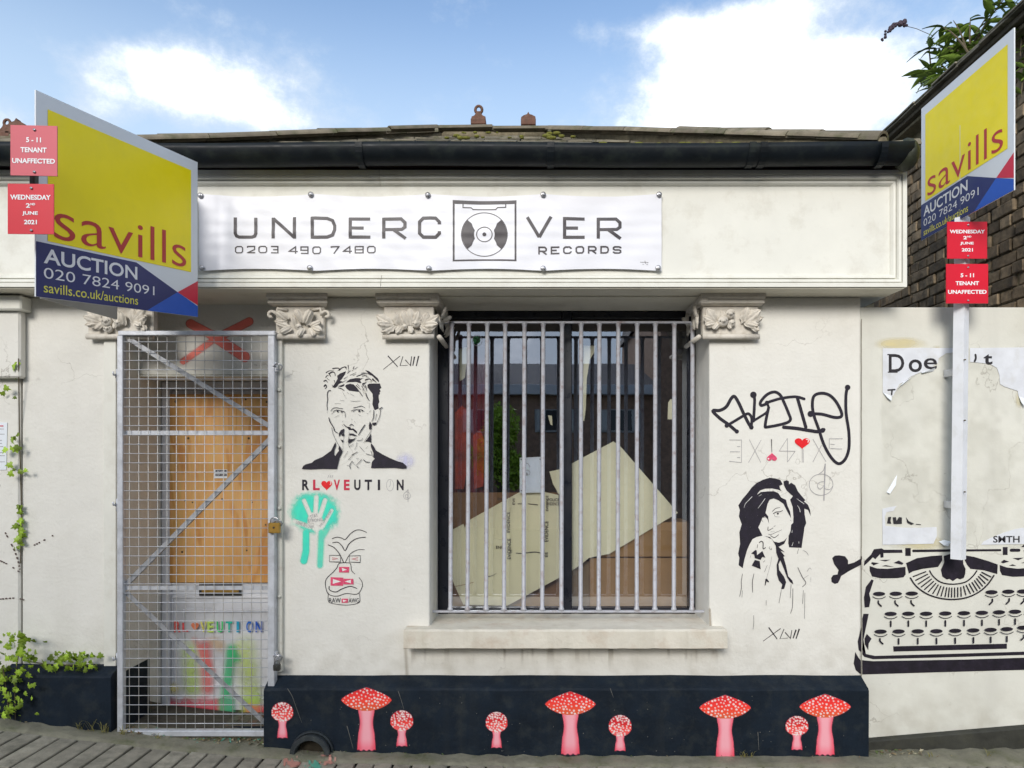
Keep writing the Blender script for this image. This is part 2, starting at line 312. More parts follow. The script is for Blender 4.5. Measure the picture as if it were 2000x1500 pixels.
class Paint:
    """flat artwork on a surface; f(px,py,d) maps photo-like drawing units and a height above the surface to 3D"""
    def __init__(s, f, ox=0, oy=0, sc=1, base=.0012): s.f = f; s.mb = MB(); s.o = (ox, oy, sc); s.d = base; s.k = 0
    def set(s, ox, oy, sc): s.o = (ox, oy, sc); return s
    def _q(s, u, v): return (s.o[0] + u / s.o[2], s.o[1] + v / s.o[2])
    def nd(s): s.k += 1; return s.d + s.k * .00004
    def fill(s, pts, mt, smooth=False):
        if smooth: pts = catmull(list(pts) + [pts[0]], 4)[:-1]
        d = s.nd(); v = [Vector((*s._q(*p), 0)) for p in pts]; t = tessellate_polygon([v])
        s.mb.add([s.f(q.x, q.y, d) for q in v], t, mt)
    def stroke(s, pts, w, mt, sm=True, taper=(1, 1), closed=False, mid=1.0, cap=True):
        if closed: pts = list(pts) + [pts[0]]
        if sm: pts = catmull(pts, 5)
        pts = [s._q(*p) for p in pts]; w = w / s.o[2] / 2; n = len(pts); L = []; R = []
        d = s.nd()
        for i in range(n):
            if closed and i in (0, n - 1): a, b = pts[n - 2], pts[1]
            else: a, b = pts[max(i - 1, 0)], pts[min(i + 1, n - 1)]
            dx, dy = b[0] - a[0], b[1] - a[1]; l = math.hypot(dx, dy) or 1e-6
            nx, ny = -dy / l, dx / l
            k = 1.0
            if not sm and 0 < i < n - 1:
                e = (pts[i][0] - a[0], pts[i][1] - a[1]); le = math.hypot(*e) or 1e-6
                c = abs((-e[1] / le) * nx + (e[0] / le) * ny); k = 1 / max(.5, c)
            t = i / (n - 1); ww = w * (taper[0] + (taper[1] - taper[0]) * t) * (1 + (mid - 1) * 4 * t * (1 - t)) * k
            dd = d + .00003 * t
            L.append(s.f(pts[i][0] + nx * ww, pts[i][1] + ny * ww, dd)); R.append(s.f(pts[i][0] - nx * ww, pts[i][1] - ny * ww, dd))
        s.mb.add(L + R, [(i, i + 1, n + i + 1, n + i) for i in range(n - 1)], mt)
        if cap and not closed:
            for e, tp in ((0, taper[0]), (n - 1, taper[1])):
                if tp * w < .3: continue
                s.disc(pts[e], w * tp, mt, raw=True)
    def disc(s, c, r, mt, ry=None, n=14, raw=False, rot=0):
        if not raw: c = s._q(*c); r /= s.o[2]; ry = ry / s.o[2] if ry else None
        ry = ry or r; d = s.nd(); cr, sr = math.cos(rot), math.sin(rot)
        pts = [(r * math.cos(2 * math.pi * i / n), ry * math.sin(2 * math.pi * i / n)) for i in range(n)]
        s.mb.add([s.f(c[0] + a * cr - b * sr, c[1] + a * sr + b * cr, d) for a, b in pts], [tuple(range(n))], mt)
    def ring(s, c, rx, ry, w, mt, a0=0, a1=2 * math.pi, n=40):
        pts = [(c[0] + rx * math.cos(a0 + (a1 - a0) * i / n), c[1] + ry * math.sin(a0 + (a1 - a0) * i / n)) for i in range(n + 1)]
        s.stroke(pts, w, mt, sm=False, cap=False)
    def text(s, t, x0, y0, x1, y1, mt, off=0.0, rot=0, shear=0.0):
        """text fitted into a box; rot in quarter turns is applied about the box centre"""
        vs, fs, bb = textmesh(t, off, shear); d = s.nd(); out = []
        W, H = x1 - x0, y1 - y0; cx, cy = (x0 + x1) / 2, (y0 + y1) / 2
        if rot in (90, -90): W, H = H, W
        cr, sr = math.cos(math.radians(rot)), math.sin(math.radians(rot))
        for a, b in vs:
            u = ((a - bb[0]) / (bb[2] - bb[0]) - .5) * W; v = (.5 - (b - bb[1]) / (bb[3] - bb[1])) * H
            q = s._q(cx + u * cr - v * sr, cy + u * sr + v * cr); out.append(s.f(q[0], q[1], d))
        s.mb.add(out, fs, mt)
    def heart(s, cx, cy, w, h, mt, flip=1):
        pts = []
        for i in range(28):
            t = 2 * math.pi * i / 28; pts.append((cx + w / 2 * math.sin(t) ** 3, cy - flip * h / 2 * (13 * math.cos(t) - 5 * math.cos(2 * t) - 2 * math.cos(3 * t) - math.cos(4 * t)) / 15))
        s.fill(pts, mt)
    def obj(s, name, parent, label=None, **kw): return s.mb.obj(name, parent, label=label, fixn=False, **kw)
def onwall(Y0):
    return lambda px, py, d: (X(px, Y0), Y0 - d, Z(py, Y0))
def covmat(name, rough=.6):
    """paint whose colour and coverage are stored per vertex"""
    if name in _m: return _m[name]
    m = bpy.data.materials.new(name); m.use_nodes = True; _m[name] = m; n = m.node_tree.nodes; L = m.node_tree.links
    b = n['Principled BSDF']; b.inputs['Roughness'].default_value = rough
    a = n.new('ShaderNodeAttribute'); a.attribute_name = 'col'; L.new(a.outputs['Color'], b.inputs['Base Color'])
    tr = n.new('ShaderNodeBsdfTransparent'); mx = n.new('ShaderNodeMixShader'); L.new(a.outputs['Alpha'], mx.inputs[0]); L.new(tr.outputs[0], mx.inputs[1]); L.new(b.outputs[0], mx.inputs[2])
    L.new(mx.outputs[0], n['Material Output'].inputs[0]); return m
SPRAY = covmat('spray_paint')
def raster(name, parent, f, x0, y0, x1, y1, step, fn, d=.0016, label=None):
    """sheet of paint: fn(px,py)->(r,g,b,a) arrays; quads with no coverage are dropped"""
    nx = int((x1 - x0) / step) + 1; ny = int((y1 - y0) / step) + 1
    gx, gy = np.meshgrid(np.linspace(x0, x1, nx), np.linspace(y0, y1, ny)); rgba = fn(gx, gy)
    col = np.stack(np.broadcast_arrays(*rgba), -1).reshape(-1, 4); al = col[:, 3].reshape(ny, nx)
    idx = np.arange(nx * ny).reshape(ny, nx); keep = (np.maximum.reduce([al[:-1, :-1], al[1:, :-1], al[:-1, 1:], al[1:, 1:]]) > .01)
    q = np.stack([idx[:-1, :-1], idx[1:, :-1], idx[1:, 1:], idx[:-1, 1:]], -1)[keep]
    used, inv = np.unique(q, return_inverse=True); q = inv.reshape(q.shape)
    xs = gx.ravel()[used]; ys = gy.ravel()[used]
    me = bpy.data.meshes.new(name); me.from_pydata([f(a, b, d) for a, b in zip(xs, ys)], [], q.tolist())
    at = me.color_attributes.new('col', 'FLOAT_COLOR', 'POINT'); at.data.foreach_set('color', col[used].astype(np.float32).ravel())
    me.materials.append(SPRAY); me.update(); return newobj(name, me, parent, label=label)
def vnoise(x, y, sc, seed=0):
    r = np.random.RandomState(seed); g = r.rand(64, 64); u = x / sc; v = y / sc
    i = np.floor(u).astype(int); j = np.floor(v).astype(int); a = u - i; b = v - j; a = a * a * (3 - 2 * a); b = b * b * (3 - 2 * b)
    G = lambda p, q: g[p % 64, q % 64]
    return (G(i, j) * (1 - a) + G(i + 1, j) * a) * (1 - b) + (G(i, j + 1) * (1 - a) + G(i + 1, j + 1) * a) * b
def seg(x, y, a, b):
    ax, ay = a; bx, by = b; L2 = (bx - ax) ** 2 + (by - ay) ** 2
    t = np.clip(((x - ax) * (bx - ax) + (y - ay) * (by - ay)) / L2, 0, 1); return np.hypot(x - ax - t * (bx - ax), y - ay - t * (by - ay))
def sst(x, a, b):
    t = np.clip((x - a) / (b - a), 0, 1); return t * t * (3 - 2 * t)
def quickcopy(src, parent, loc=None, rot=None, scale=None):
    c = src.copy(); C.objects.link(c); c.parent = parent
    if loc is not None: c.location = loc
    if rot is not None: c.rotation_euler = rot
    if scale is not None: c.scale = scale
    return c

# ------------------------------------------------------------------ ground
GX = [-9, -3.5, -3, -2.35, -1.9, -1.2, -.1, 1.9, 3, 9]; GZ = [.75, .29, .25, .172, .122, .066, .042, .037, .05, .12]
def gz(x): return float(np.interp(x, GX, GZ))
def sheet(name, xs, ys, zf, mt, **kw):
    b = MB(); nx, ny = len(xs), len(ys)
    b.add([(x, y, zf(x, y)) for y in ys for x in xs], [(j * nx + i, j * nx + i + 1, (j + 1) * nx + i + 1, (j + 1) * nx + i) for j in range(ny - 1) for i in range(nx - 1)], mt, True)
    return b.obj(name, **kw)
xs = [-60, -30, -15] + list(np.linspace(-9, 9, 91)) + [15, 30, 60]
pave = sheet('pavement', xs, [-2.3, -1.8, -1.2, -.6, -.1, .6], lambda x, y: gz(x) - .022, GROUND, kind='structure')
road = sheet('road', xs, [-9.3, -7, -5, -3, -2.45], lambda x, y: gz(x) - .15, ASPH, kind='structure')
kb = MB(); kn = len(xs)
for a in range(kn - 1):
    x0, x1 = xs[a], xs[a + 1]
    if abs(x0) > 15: continue
    z0, z1 = gz(x0), gz(x1)
    kb.add([(x0, -2.45, z0 - .2), (x0 if a else x0, -2.45, z0), (x0, -2.3, z0), (x0, -2.3, z0 - .2), (x1, -2.45, z1 - .2), (x1, -2.45, z1), (x1, -2.3, z1), (x1, -2.3, z1 - .2)],
           [(0, 1, 5, 4), (1, 2, 6, 5), (2, 3, 7, 6)], STRIP)
kb.obj('kerb', kind='structure')
sheet('far_pavement', xs, [-12.5, -9.3], lambda x, y: gz(x) - .05, GROUND, kind='structure')
land = sheet('ground', [-600, -60, -9, 0, 9, 60, 600], [-600, -12.5, -9, -2, .3, 6, 600], lambda x, y: -.35, ASPH, kind='structure')
# mortar strip at the foot of the wall, lumpy
sx = list(np.linspace(-4, 4, 161)); sy = [-.215, -.20, -.18, -.14, -.10, -.04, .03]
def sz(x, y):
    h = {-.215: -.012, -.20: .001, -.18: .005, -.14: .006, -.10: .008, -.04: .010, .03: .012}[y]
    return gz(x) + h + .004 * math.sin(x * 37 + y * 90) + .003 * math.sin(x * 91)
strip = sheet('gutter_strip', sx, sy, sz, STRIP, parent=pave)
# pavers
pb = MB(); pb.bbox(-.0445, -.182, -.04, .0445, .182, 0, PAVER, .004); pv0 = None
for r in range(4):
    for i in range(66):
        x = -3.62 + i * .1005; y = -.40 - r * .378
        x2 = x + random.uniform(-.002, .002)
        sl = math.atan((gz(x + .05) - gz(x - .05)) / .1)
        if pv0 is None: o = pv0 = pb.obj('paver', pave)
        else: o = quickcopy(pv0, pave)
        o.location = (x2, y + random.uniform(-.003, .003), gz(x) + random.uniform(-.003, .001)); o.rotation_euler = (random.uniform(-.008, .008), -sl, random.uniform(-.006, .006))

# ------------------------------------------------------------------ shop
shop = thing('record_shop', 'single-storey cream rendered record shop with black plinth, barred window and slate roof', 'shop')
WT = 2.644                                   # wall top / soffit level
DL, DR = -2.36, -1.476; WLX, WRX = -.59, 1.015; SILL = .742
XR = 1.888; XL = -2.93
def fr(u, v, d): return (u, d, v)
b = MB()
b.prism([(XL, -.3), (DL, -.3), (DL, WT), (XL, WT)], fr, 0, .6, STUCCO)
b.prism([(DR, -.3), (XR, -.3), (XR, WT), (WRX, WT), (WRX, SILL), (WLX, SILL), (WLX, WT), (DR, WT)], fr, 0, .5, STUCCO)
b.box(XL, .6, -.3, XL + .3, 5, 3.3, STUCCO); b.box(XR - .3, .5, -.3, XR, 5, 3.3, STUCCO); b.box(XL + .3, 4.8, -.3, XR - .3, 5, 3.3, STUCCO)
b.box(XL, .47, WT + .002, XR, .8, 3.28, STUCCO)
wall = b.obj('wall', shop)
# bevel the arrises a little
mod = wall.modifiers.new('bevel', 'BEVEL'); mod.width = .012; mod.segments = 2; mod.limit_method = 'ANGLE'
# window reveal hairline: thin splayed beads
# plinths
def plinth(x0, x1, c, parent, name='plinth', yb=-.1, top=.424, back=.468):
    q = MB(); n = 26; xs_ = np.linspace(x0, x1, n)
    prof = [(.01, -.3), (yb, -.3), (yb - .001, .1), (yb, top - .012), (yb + .008, top), (-.004, back), (.01, back)]
    vs = []
    for i, x in enumerate(xs_):
        for (y, z) in prof:
            jz = .0016 * math.sin(x * 9 + z * 30) + random.uniform(-.0012, .0012); vs.append((x, y + jz, z + jz))
    m_ = len(prof); fs = [(i * m_ + k, i * m_ + k + 1, (i + 1) * m_ + k + 1, (i + 1) * m_ + k) for i in range(n - 1) for k in range(m_ - 1)]
    fs += [tuple(range(m_)), tuple((n - 1) * m_ + k for k in range(m_))]
    q.add(vs, fs, c); return q.obj(name, parent)
pl1 = plinth(-1.505, 1.884, PLINTH, shop)
pl0 = plinth(-2.99, -2.362, PLINTH, shop, top=Z(1320, -.1), back=Z(1297, 0))
# fascia
FB = -.165
fas = MB(); fas.prism([(-3.7, WT), (2.035, WT), (2.035, 3.28), (-3.7, 3.28)], fr, FB, .465, TRIM); fas_o = fas.obj('fascia_board', shop)
def sweep_frame(x0, x1, z0, z1, prof, mt, cuts, name):
    """moulding along top, right and bottom of a panel; prof = [(inward, y)]"""
    def piece(a, b2, na, nb, horiz):
        pass
    parts = []
    n = len(prof)
    def add(vsA, vsB):
        q = MB(); q.add(vsA + vsB, [(i, i + 1, n + i + 1, n + i) for i in range(n - 1)] + [(n - 1, 0, n, 2 * n - 1), tuple(range(n)), tuple(range(n, 2 * n))], mt); parts.append(q.obj(name, shop))
    # top pieces
    segs = [x0] + cuts[0] + [x1]
    for i in range(len(segs) - 1):
        a, c = segs[i] + (.0012 if i else 0), segs[i + 1]; last = i == len(segs) - 2
        add([(a, y, z1 - t) for t, y in prof], [((c - t) if last else c - .0012, y, z1 - t) for t, y in prof])
    add([(x1 - t, y, z1 - t) for t, y in prof], [(x1 - t, y, z0 + t) for t, y in prof])
    segs = [x0] + cuts[1] + [x1]
    for i in range(len(segs) - 1):
        a, c = segs[i] + (.0012 if i else 0), segs[i + 1]; last = i == len(segs) - 2
        add([(a, y, z0 + t) for t, y in prof], [((c - t) if last else c - .0012, y, z0 + t) for t, y in prof])
    return parts
prof = [(0, FB + .01), (0, -.206), (.026, -.206), (.027, -.190), (.031, -.190), (.033, -.202), (.048, -.200), (.054, -.188), (.056, -.176), (.060, -.176), (.062, -.188), (.074, -.186), (.082, -.176), (.086, -.168), (.092, FB + .01)]
prof = [(t * .86, y) for t, y in prof]
sweep_frame(-3.7, 2.041, WT + .004, 3.285, prof, TRIM, ([X(741, -.2)], [X(744, -.2)]), 'moulding')
# soffit lip over the window, transom wall over the door
boxobj('lintel', WLX - .03, -.03, WT - .012, WRX - .02, .33, WT - .0005, SOFFIT, shop, .003)
b = MB(); b.box(-3.69, -.195, WT - .003, 2.03, .0, WT + .003, SOFFIT); b.box(DL, 0, WT - .003, DR, .21, WT + .003, SOFFIT); b.box(WLX, .0, WT - .003, WRX, .5, WT + .003, SOFFIT); b.obj('soffit', shop)
TRY = .20; TRB = Z(735, TRY)
b = MB(); b.box(DL, TRY, TRB, DR, .62, WT, STUCCO); trans = b.obj('transom_wall', shop)
b = MB(); b.bbox(DL, TRY - .02, Z(733, TRY), DR, TRY + .01, Z(721, TRY), TRIM, .004); b.bbox(DL, TRY - .03, TRB - .006, DR, TRY + .2, Z(734, TRY), TRIM, .004); b.obj('transom_moulding', shop)
b = MB(); b.box(DL, .47, -.2, DR, .62, TRB, SOFFIT); b.obj('recess_back', shop)
# masonry below the gutter (narrow strip of dark brickwork)
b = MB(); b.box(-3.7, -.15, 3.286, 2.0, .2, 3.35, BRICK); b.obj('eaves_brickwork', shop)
# sill
q = MB()
sx0, sx1 = X(788, -.12), X(1421, -.12)
n = 40; prof2 = [(.34, .748), (0.0, .752), (-.105, .757), (-.118, .748), (-.12, .655), (-.11, .650), (.0, .652)]
vs = []
for i in range(n + 1):
    x = sx0 + (sx1 - sx0) * i / n
    for k, (y, z) in enumerate(prof2):
        e = min(1, .35 + (i if i < n / 2 else n - i)) ; xx = x
        if y > -.0001 and k != 6: xx = min(max(x, WLX + .0), WRX - .0) if y > .01 else x
        vs.append((xx, y + random.uniform(-.0015, .0015), z + random.uniform(-.0016, .0016)))
m_ = len(prof2); fs = [(i * m_ + k, i * m_ + (k + 1) % m_, (i + 1) * m_ + (k + 1) % m_, (i + 1) * m_ + k) for i in range(n) for k in range(m_)] + [tuple(range(m_)), tuple(n * m_ + k for k in range(m_))]
SILLM = mat('sill_plaster', (.66, .62, .53), .85, .06, 7, .6, 60, dark=(.46, .33, .23), dscale=6, damt=.55, stain=(14, .3, (.42, .38, .28)), coord='World')
q.add(vs, fs, SILLM); q.obj('window_sill', shop)

# ---- capitals
def lobe(parent, L, W, T, lobes=3, name='leaf'):
    """carved leaf: grows along +Z from origin, belly towards -Y, fluted and scalloped"""
    q = MB(); nu, nv = 12, 9; vs = []
    for i in range(nu + 1):
        u = i / nu; wid = W * (math.sin(math.pi * min(1, u * .93 + .07)) ** .6) * (1 + .16 * math.cos(u * math.pi * 2 * lobes))
        for j in range(nv + 1):
            v = j / nv * 2 - 1
            y = -T * (math.sqrt(max(0, 1 - v * v * .9)) * (.55 + .6 * math.sin(u * 2.6))) + T * .22 * math.cos(v * math.pi * 3) - T * .5 * u * u
            vs.append((v * wid / 2, y, u * L - .12 * L * abs(v) * (1 - u)))
    fs = [(i * (nv + 1) + j, i * (nv + 1) + j + 1, (i + 1) * (nv + 1) + j + 1, (i + 1) * (nv + 1) + j) for i in range(nu) for j in range(nv)]
    q.add(vs, fs, CAPM, True); return q.obj(name, parent)
leafA = leafB = rose0 = None
def capital(pxL, pxR, side, style):
    """side: -1 returns into opening on the left, +1 on the right"""
    global leafA, leafB, rose0
    Y = -.085; xa, xb = X(pxL, Y), X(pxR, Y); zt = WT - .004
    c = newobj('capital', None, shop); c.location = (0, 0, 0)
    # abacus: cove profile
    pr = [(0, 0), (-.09, 0), (-.088, -.018), (-.072, -.032), (-.078, -.036), (-.078, -.05), (-.05, -.06), (0, -.06)]
    q = MB(); n_ = len(pr)
    A = [(xa - (.0 if y > -.08 else 0) + (0.09 + y) * .35, y, zt + z) for y, z in pr]; B = [(xb - (0.09 + y) * .35, y, zt + z) for y, z in pr]
    q.add(A + B, [(i, (i + 1) % n_, n_ + (i + 1) % n_, n_ + i) for i in range(n_)] + [tuple(range(n_)), tuple(range(n_, 2 * n_))], CAPM); q.obj('abacus', c)
    w = xb - xa; ins = .07 * w if style == 'flower' else .10 * w
    za, zb = Z(600, Y), Z(647, Y)
    boxobj('bell', xa + ins, -.035, zb - .01, xb - ins, .02, za + .02, CAPM, c, .006)
    # astragal
    q = MB(); q.tube([(xa + ins * .9, -.04, zb - .022), (xb - ins * .9, -.04, zb - .022)], .016, CAPM, 12); q.obj('astragal', c)
    H = za - zb
    def lf(x, z, ang, s, kind, yy=-.045, tilt=0):
        o = quickcopy(leafA if kind == 'A' else leafB, c); o.location = (x, yy, z); o.rotation_euler = (tilt, ang, random.uniform(-.25, .25)); o.scale = (s, s, s)
    if leafA is None:
        leafA = lobe(None, .085, .058, .026, 3); leafB = lobe(None, .068, .052, .030, 1)
        q = MB(); q.tube([(0, -.0, 0), (0, -.016, 0), (0, -.018, 0), (0, -.010, 0)], .01, CAPM, 14, rs=[.026, .024, .013, .011])
        q.tube([(0, -.01, 0), (0, -.024, 0)], .006, CAPM, 8); rose0 = q.obj('rosette', None)
    x_ = lambda t: xa + w * t
    z_ = lambda t: zb + H * t
    if style == 'fan':
        for t, ang, s in ((.24, -1.0, 1.15), (.24, -1.55, 1.0), (.28, -2.15, .95), (.38, -.45, .9), (.50, -.35, 1.05), (.55, .0, 1.1), (.60, .4, 1.0), (.74, .5, .9), (.75, 1.05, 1.15), (.74, 1.6, 1.1), (.70, 2.1, .9), (.40, -2.6, .7), (.52, 2.8, .6)):
            lf(x_(t), z_(.30), ang, s, 'A')
        rs = ((.63, .35, .9), (.45, .22, .6))
    elif style == 'flower':
        for t, ang, s in ((.26, -.7, 1.1), (.26, -1.25, 1.0), (.26, -1.9, 1.0), (.30, -2.5, .8), (.70, .2, 1.0), (.72, .9, 1.2), (.72, 1.3, 1.1), (.72, 2.0, 1.0), (.78, 2.5, 1.0), (.40, -.3, .8), (.45, 2.9, .6)):
            lf(x_(t), z_(.42), ang, s, 'B' if abs(ang) > 1.8 else 'A')
        rs = ((.47, .75, 1.1), (.36, .45, 1.2), (.50, .38, .8))
    else:
        for t, zz, ang, s in ((.30, .75, -.9, 1.0), (.30, .75, -1.8, .9), (.55, .6, -.3, 1.1), (.60, .55, .5, 1.2), (.32, .3, -1.2, .9), (.36, .3, -2.2, .9), (.55, .25, -2.8, .8), (.70, .35, 1.2, .9), (.74, .3, 2.0, 1.0), (.70, .25, 2.7, .8), (.45, .4, -.2, .8)):
            lf(x_(t), z_(zz * .7), ang, s, 'B')
        for sx_ in (.05, .95):
            q = MB(); pts = []
            for k in range(16):
                a = k / 15 * 5.2; r = .026 * (1 - k / 22)
                pts.append((x_(sx_) + (1 if sx_ < .5 else -1) * r * math.cos(a) * 1.0, -.055, z_(.72) + r * math.sin(a)))
            pts = [(x_(.3 if sx_ < .5 else .7), -.04, z_(.95)), (x_(.15 if sx_ < .5 else .85), -.05, z_(1.0))] + pts[::1]
            q.tube(pts, .009, CAPM, 8); q.obj('scroll', c)
        rs = ((.50, .22, .7),)
    for t, zz, s in rs:
        quickcopy(rose0, c, (x_(t), -.055, z_(zz)), (0, 0, 0), (s, s, s))
    if side:
        # return face inside the opening
        xe = xb if side > 0 else xa
        q = MB(); q.bbox(xe - (.05 if side > 0 else .0), -.085, zt - .05, xe + (.0 if side > 0 else .05), .30, zt - .001, CAPM, .01)
        q.tube([(xe - side * .005, -.03, zb - .022), (xe - side * .005 , .30, zb - .022)], .014, CAPM, 10); q.obj('abacus_return', c)
        for k in range(5):
            for zz in (.25, .65):
                o = quickcopy(leafB if k % 2 else leafA, c, (xe - side * .012, .0 + k * .06, z_(zz)), (random.uniform(-.9, .9), 0, side * math.pi / 2), (.9, .9, .9))
    return c
capital(150, 300, 0, 'flower'); capital(520, 640, 0, 'scroll'); capital(733, 857, 1, 'fan'); capital(1368, 1496, -1, 'flower')
for o in (leafA, leafB, rose0): o.parent = bpy.data.objects['capital']; 
leafA.location = (X(225, -.085), -.045, Z(630, -.085)); leafB.location = (X(235, -.085), -.045, Z(632, -.085)); rose0.location = (X(205, -.085), -.05, Z(640, -.085))

# ---- door recess
DY = .45
dfr = MB(); dz0 = .095; dztop = Z(745, DY) - .004
dx0, dx1 = DL + .004, DR - .004
dfr.bbox(dx0, DY - .03, dz0, dx0 + .05, DY + .02, dztop, WHITEW); dfr.bbox(dx1 - .05, DY - .03, dz0, dx1, DY + .02, dztop, WHITEW); dfr.bbox(dx0 + .05, DY - .03, dztop - .05, dx1 - .05, DY + .02, dztop, WHITEW)
dfr.obj('door_frame', shop)
door = MB(); door.bbox(dx0 + .052, DY, dz0 + .01, dx1 - .052, DY + .018, dztop - .052, WHITEW)
door = door.obj('door', shop)
# lower door panel mouldings
def rframe(name, parent, x0, x1, z0, z1, y0, y1, w, mt):
    q = MB(); q.bbox(x0, y0, z0, x0 + w, y1, z1, mt, .002); q.bbox(x1 - w, y0, z0, x1, y1, z1, mt, .002); q.bbox(x0 + w, y0, z1 - w, x1 - w, y1, z1, mt, .002); q.bbox(x0 + w, y0, z0, x1 - w, y1, z0 + w, mt, .002); return q.obj(name, parent)
rframe('panel_moulding', door, X(336, DY), X(575, DY), Z(1366, DY), Z(1165, DY), DY - .008, DY + .002, .010, WHITEW)
rframe('raised_panel', door, X(358, DY), X(552, DY), Z(1342, DY), Z(1190, DY), DY - .014, DY + .002, .014, WHITEW)
q = MB(); q.bbox(X(390, DY), DY - .012, Z(1163, DY), X(474, DY), DY + .004, Z(1137, DY), DKMET, .003); q.bbox(X(396, DY), DY - .018, Z(1157, DY), X(468, DY), DY - .011, Z(1143, DY), BRASS, .003); q.obj('letterbox', door)
# plywood
def plymat():
    m = bpy.data.materials.new('plywood'); m.use_nodes = True; n = m.node_tree.nodes; L = m.node_tree.links; b_ = n['Principled BSDF']; b_.inputs['Roughness'].default_value = .6
    g = n.new('ShaderNodeNewGeometry'); mp_ = n.new('ShaderNodeMapping'); mp_.inputs['Scale'].default_value = (2.6, 1, .55); L.new(g.outputs['Position'], mp_.inputs[0])
    a = n.new('ShaderNodeTexNoise'); a.inputs['Scale'].default_value = 2.4; a.inputs['Detail'].default_value = 2.5; a.inputs['Distortion'].default_value = 1.4; L.new(mp_.outputs[0], a.inputs['Vector'])
    ml = n.new('ShaderNodeMath'); ml.operation = 'MULTIPLY'; ml.inputs[1].default_value = 3.2; L.new(a.outputs['Fac'], ml.inputs[0])
    frc = n.new('ShaderNodeMath'); frc.operation = 'PINGPONG'; frc.inputs[1].default_value = .5; L.new(ml.outputs[0], frc.inputs[0])
    r = n.new('ShaderNodeValToRGB'); L.new(frc.outputs[0], r.inputs[0]); e = r.color_ramp.elements
    e[0].position = 0.05; e[0].color = (.60, .27, .07, 1); e[1].position = .42; e[1].color = (.74, .42, .15, 1); x = e.new(.2); x.color = (.68, .35, .10, 1); x = e.new(.24); x.color = (.72, .39, .13, 1)
    w = n.new('ShaderNodeTexNoise'); w.inputs['Scale'].default_value = 60; mp2 = n.new('ShaderNodeMapping'); mp2.inputs['Scale'].default_value = (3, 1, .12); L.new(g.outputs['Position'], mp2.inputs[0]); L.new(mp2.outputs[0], w.inputs['Vector'])
    mx = n.new('ShaderNodeMix'); mx.data_type = 'RGBA'; mx.blend_type = 'MULTIPLY'; mx.inputs[0].default_value = .35; L.new(r.outputs[0], mx.inputs[6]); L.new(w.outputs['Color'], mx.inputs[7])
    w2 = n.new('ShaderNodeTexNoise'); w2.inputs['Scale'].default_value = 3.5; w2.inputs['Detail'].default_value = 4; L.new(g.outputs['Position'], w2.inputs['Vector'])
    rr = n.new('ShaderNodeMapRange'); L.new(w2.outputs['Fac'], rr.inputs[0]); rr.inputs[1].default_value = .45; rr.inputs[2].default_value = .7; rr.inputs[4].default_value = .5
    mx2 = n.new('ShaderNodeMix'); mx2.data_type = 'RGBA'; L.new(rr.outputs[0], mx2.inputs[0]); L.new(mx.outputs[2], mx2.inputs[6]); mx2.inputs[7].default_value = (.60, .30, .08, 1)
    L.new(mx2.outputs[2], b_.inputs['Base Color']); return m
PLY = plymat()
PYY = DY - .022
px0, px1 = X(331, PYY), dx1 - .06
q = MB(); q.bbox(px0, PYY, Z(1138, PYY), px1, DY - .001, Z(770, PYY), PLY, .002); plyo = q.obj('plywood_board', door)
ps = Paint(onwall(PYY))
for kx, ky in ((343, 784), (521, 785), (368, 856), (486, 856), (493, 981), (376, 981), (361, 978), (434, 975), (356, 1078), (519, 1025), (482, 1075), (480, 780)): ps.disc((kx, ky), random.uniform(1.2, 2.6), STEM, n=8)
ps.obj('screw_holes', door)
ps = Paint(onwall(PYY), base=.002)
ps.fill([(419, 917), (444, 917), (444, 934), (419, 934)], PAPER); ps.fill([(421, 918), (443, 918), (443, 923), (421, 923)], BLACKP); ps.fill([(421, 925), (443, 925), (443, 930), (421, 930)], BLACKP)
ps.text('SECURED', 424, 919, 440, 922, WTXT); ps.text('KEEP CLEAR', 423, 926, 441, 929, WTXT); ps.obj('sticker', door)
# sprayed paint on the door
def doorspray(x, y):
    c = np.zeros(x.shape + (4,)); c[..., :3] = .7
    nn = vnoise(x, y, 14, 3) * .6 + vnoise(x, y, 5, 4) * .4
    def lay(col, a):
        a = np.clip(a, 0, .92)[..., None] * .72; tot = c[..., 3:4] + a * (1 - c[..., 3:4]) + 1e-6
        c[..., :3] = (np.array(col) * a + c[..., :3] * c[..., 3:4] * (1 - a)) / tot; c[..., 3:4] = tot
    lay((.55, .75, .12), sst(-seg(x, y, (370, 1270), (375, 1345)), -28, 4) * .8 * (.5 + nn))
    lay((.62, .78, .14), sst(-seg(x, y, (478, 1265), (488, 1360)), -34, 4) * .8 * (.5 + nn))
    lay((.80, .45, .10), sst(-seg(x, y, (418, 1255), (430, 1262)), -18, -2) * .5)
    lay((.85, .12, .10), sst(-seg(x, y, (400, 1262), (405, 1345)), -20, -1) * .8)
    lay((.85, .12, .10), sst(-seg(x, y, (380, 1250), (415, 1310)), -10, -2) * .4)
    lay((.02, .55, .20), sst(-seg(x, y, (452, 1268), (441, 1352)), -16, -2) * .95)
    lay((.02, .55, .20), sst(-seg(x, y, (462, 1285), (452, 1275)), -14, -1) * .8)
    lay((.80, .08, .12), sst(y + nn * 16, 1365, 1385) * .9 * sst(-np.abs(x - 375), -75, -45))
    lay((.05, .55, .25), sst(y + nn * 14, 1358, 1380) * sst(-np.abs(x - 442), -22, -8))
    lay((.45, .70, .10), sst(y + nn * 14, 1355, 1378) * sst(-np.abs(x - 490), -28, -8) * .8)
    lay((.80, .08, .12), sst(y + nn * 10, 1376, 1388) * sst(x, 470, 490) * .9)
    lay((.9, .75, .1), sst(-np.hypot(x - 340, y - 1345), -16, -3) * .6)
    return c[..., 0], c[..., 1], c[..., 2], c[..., 3]
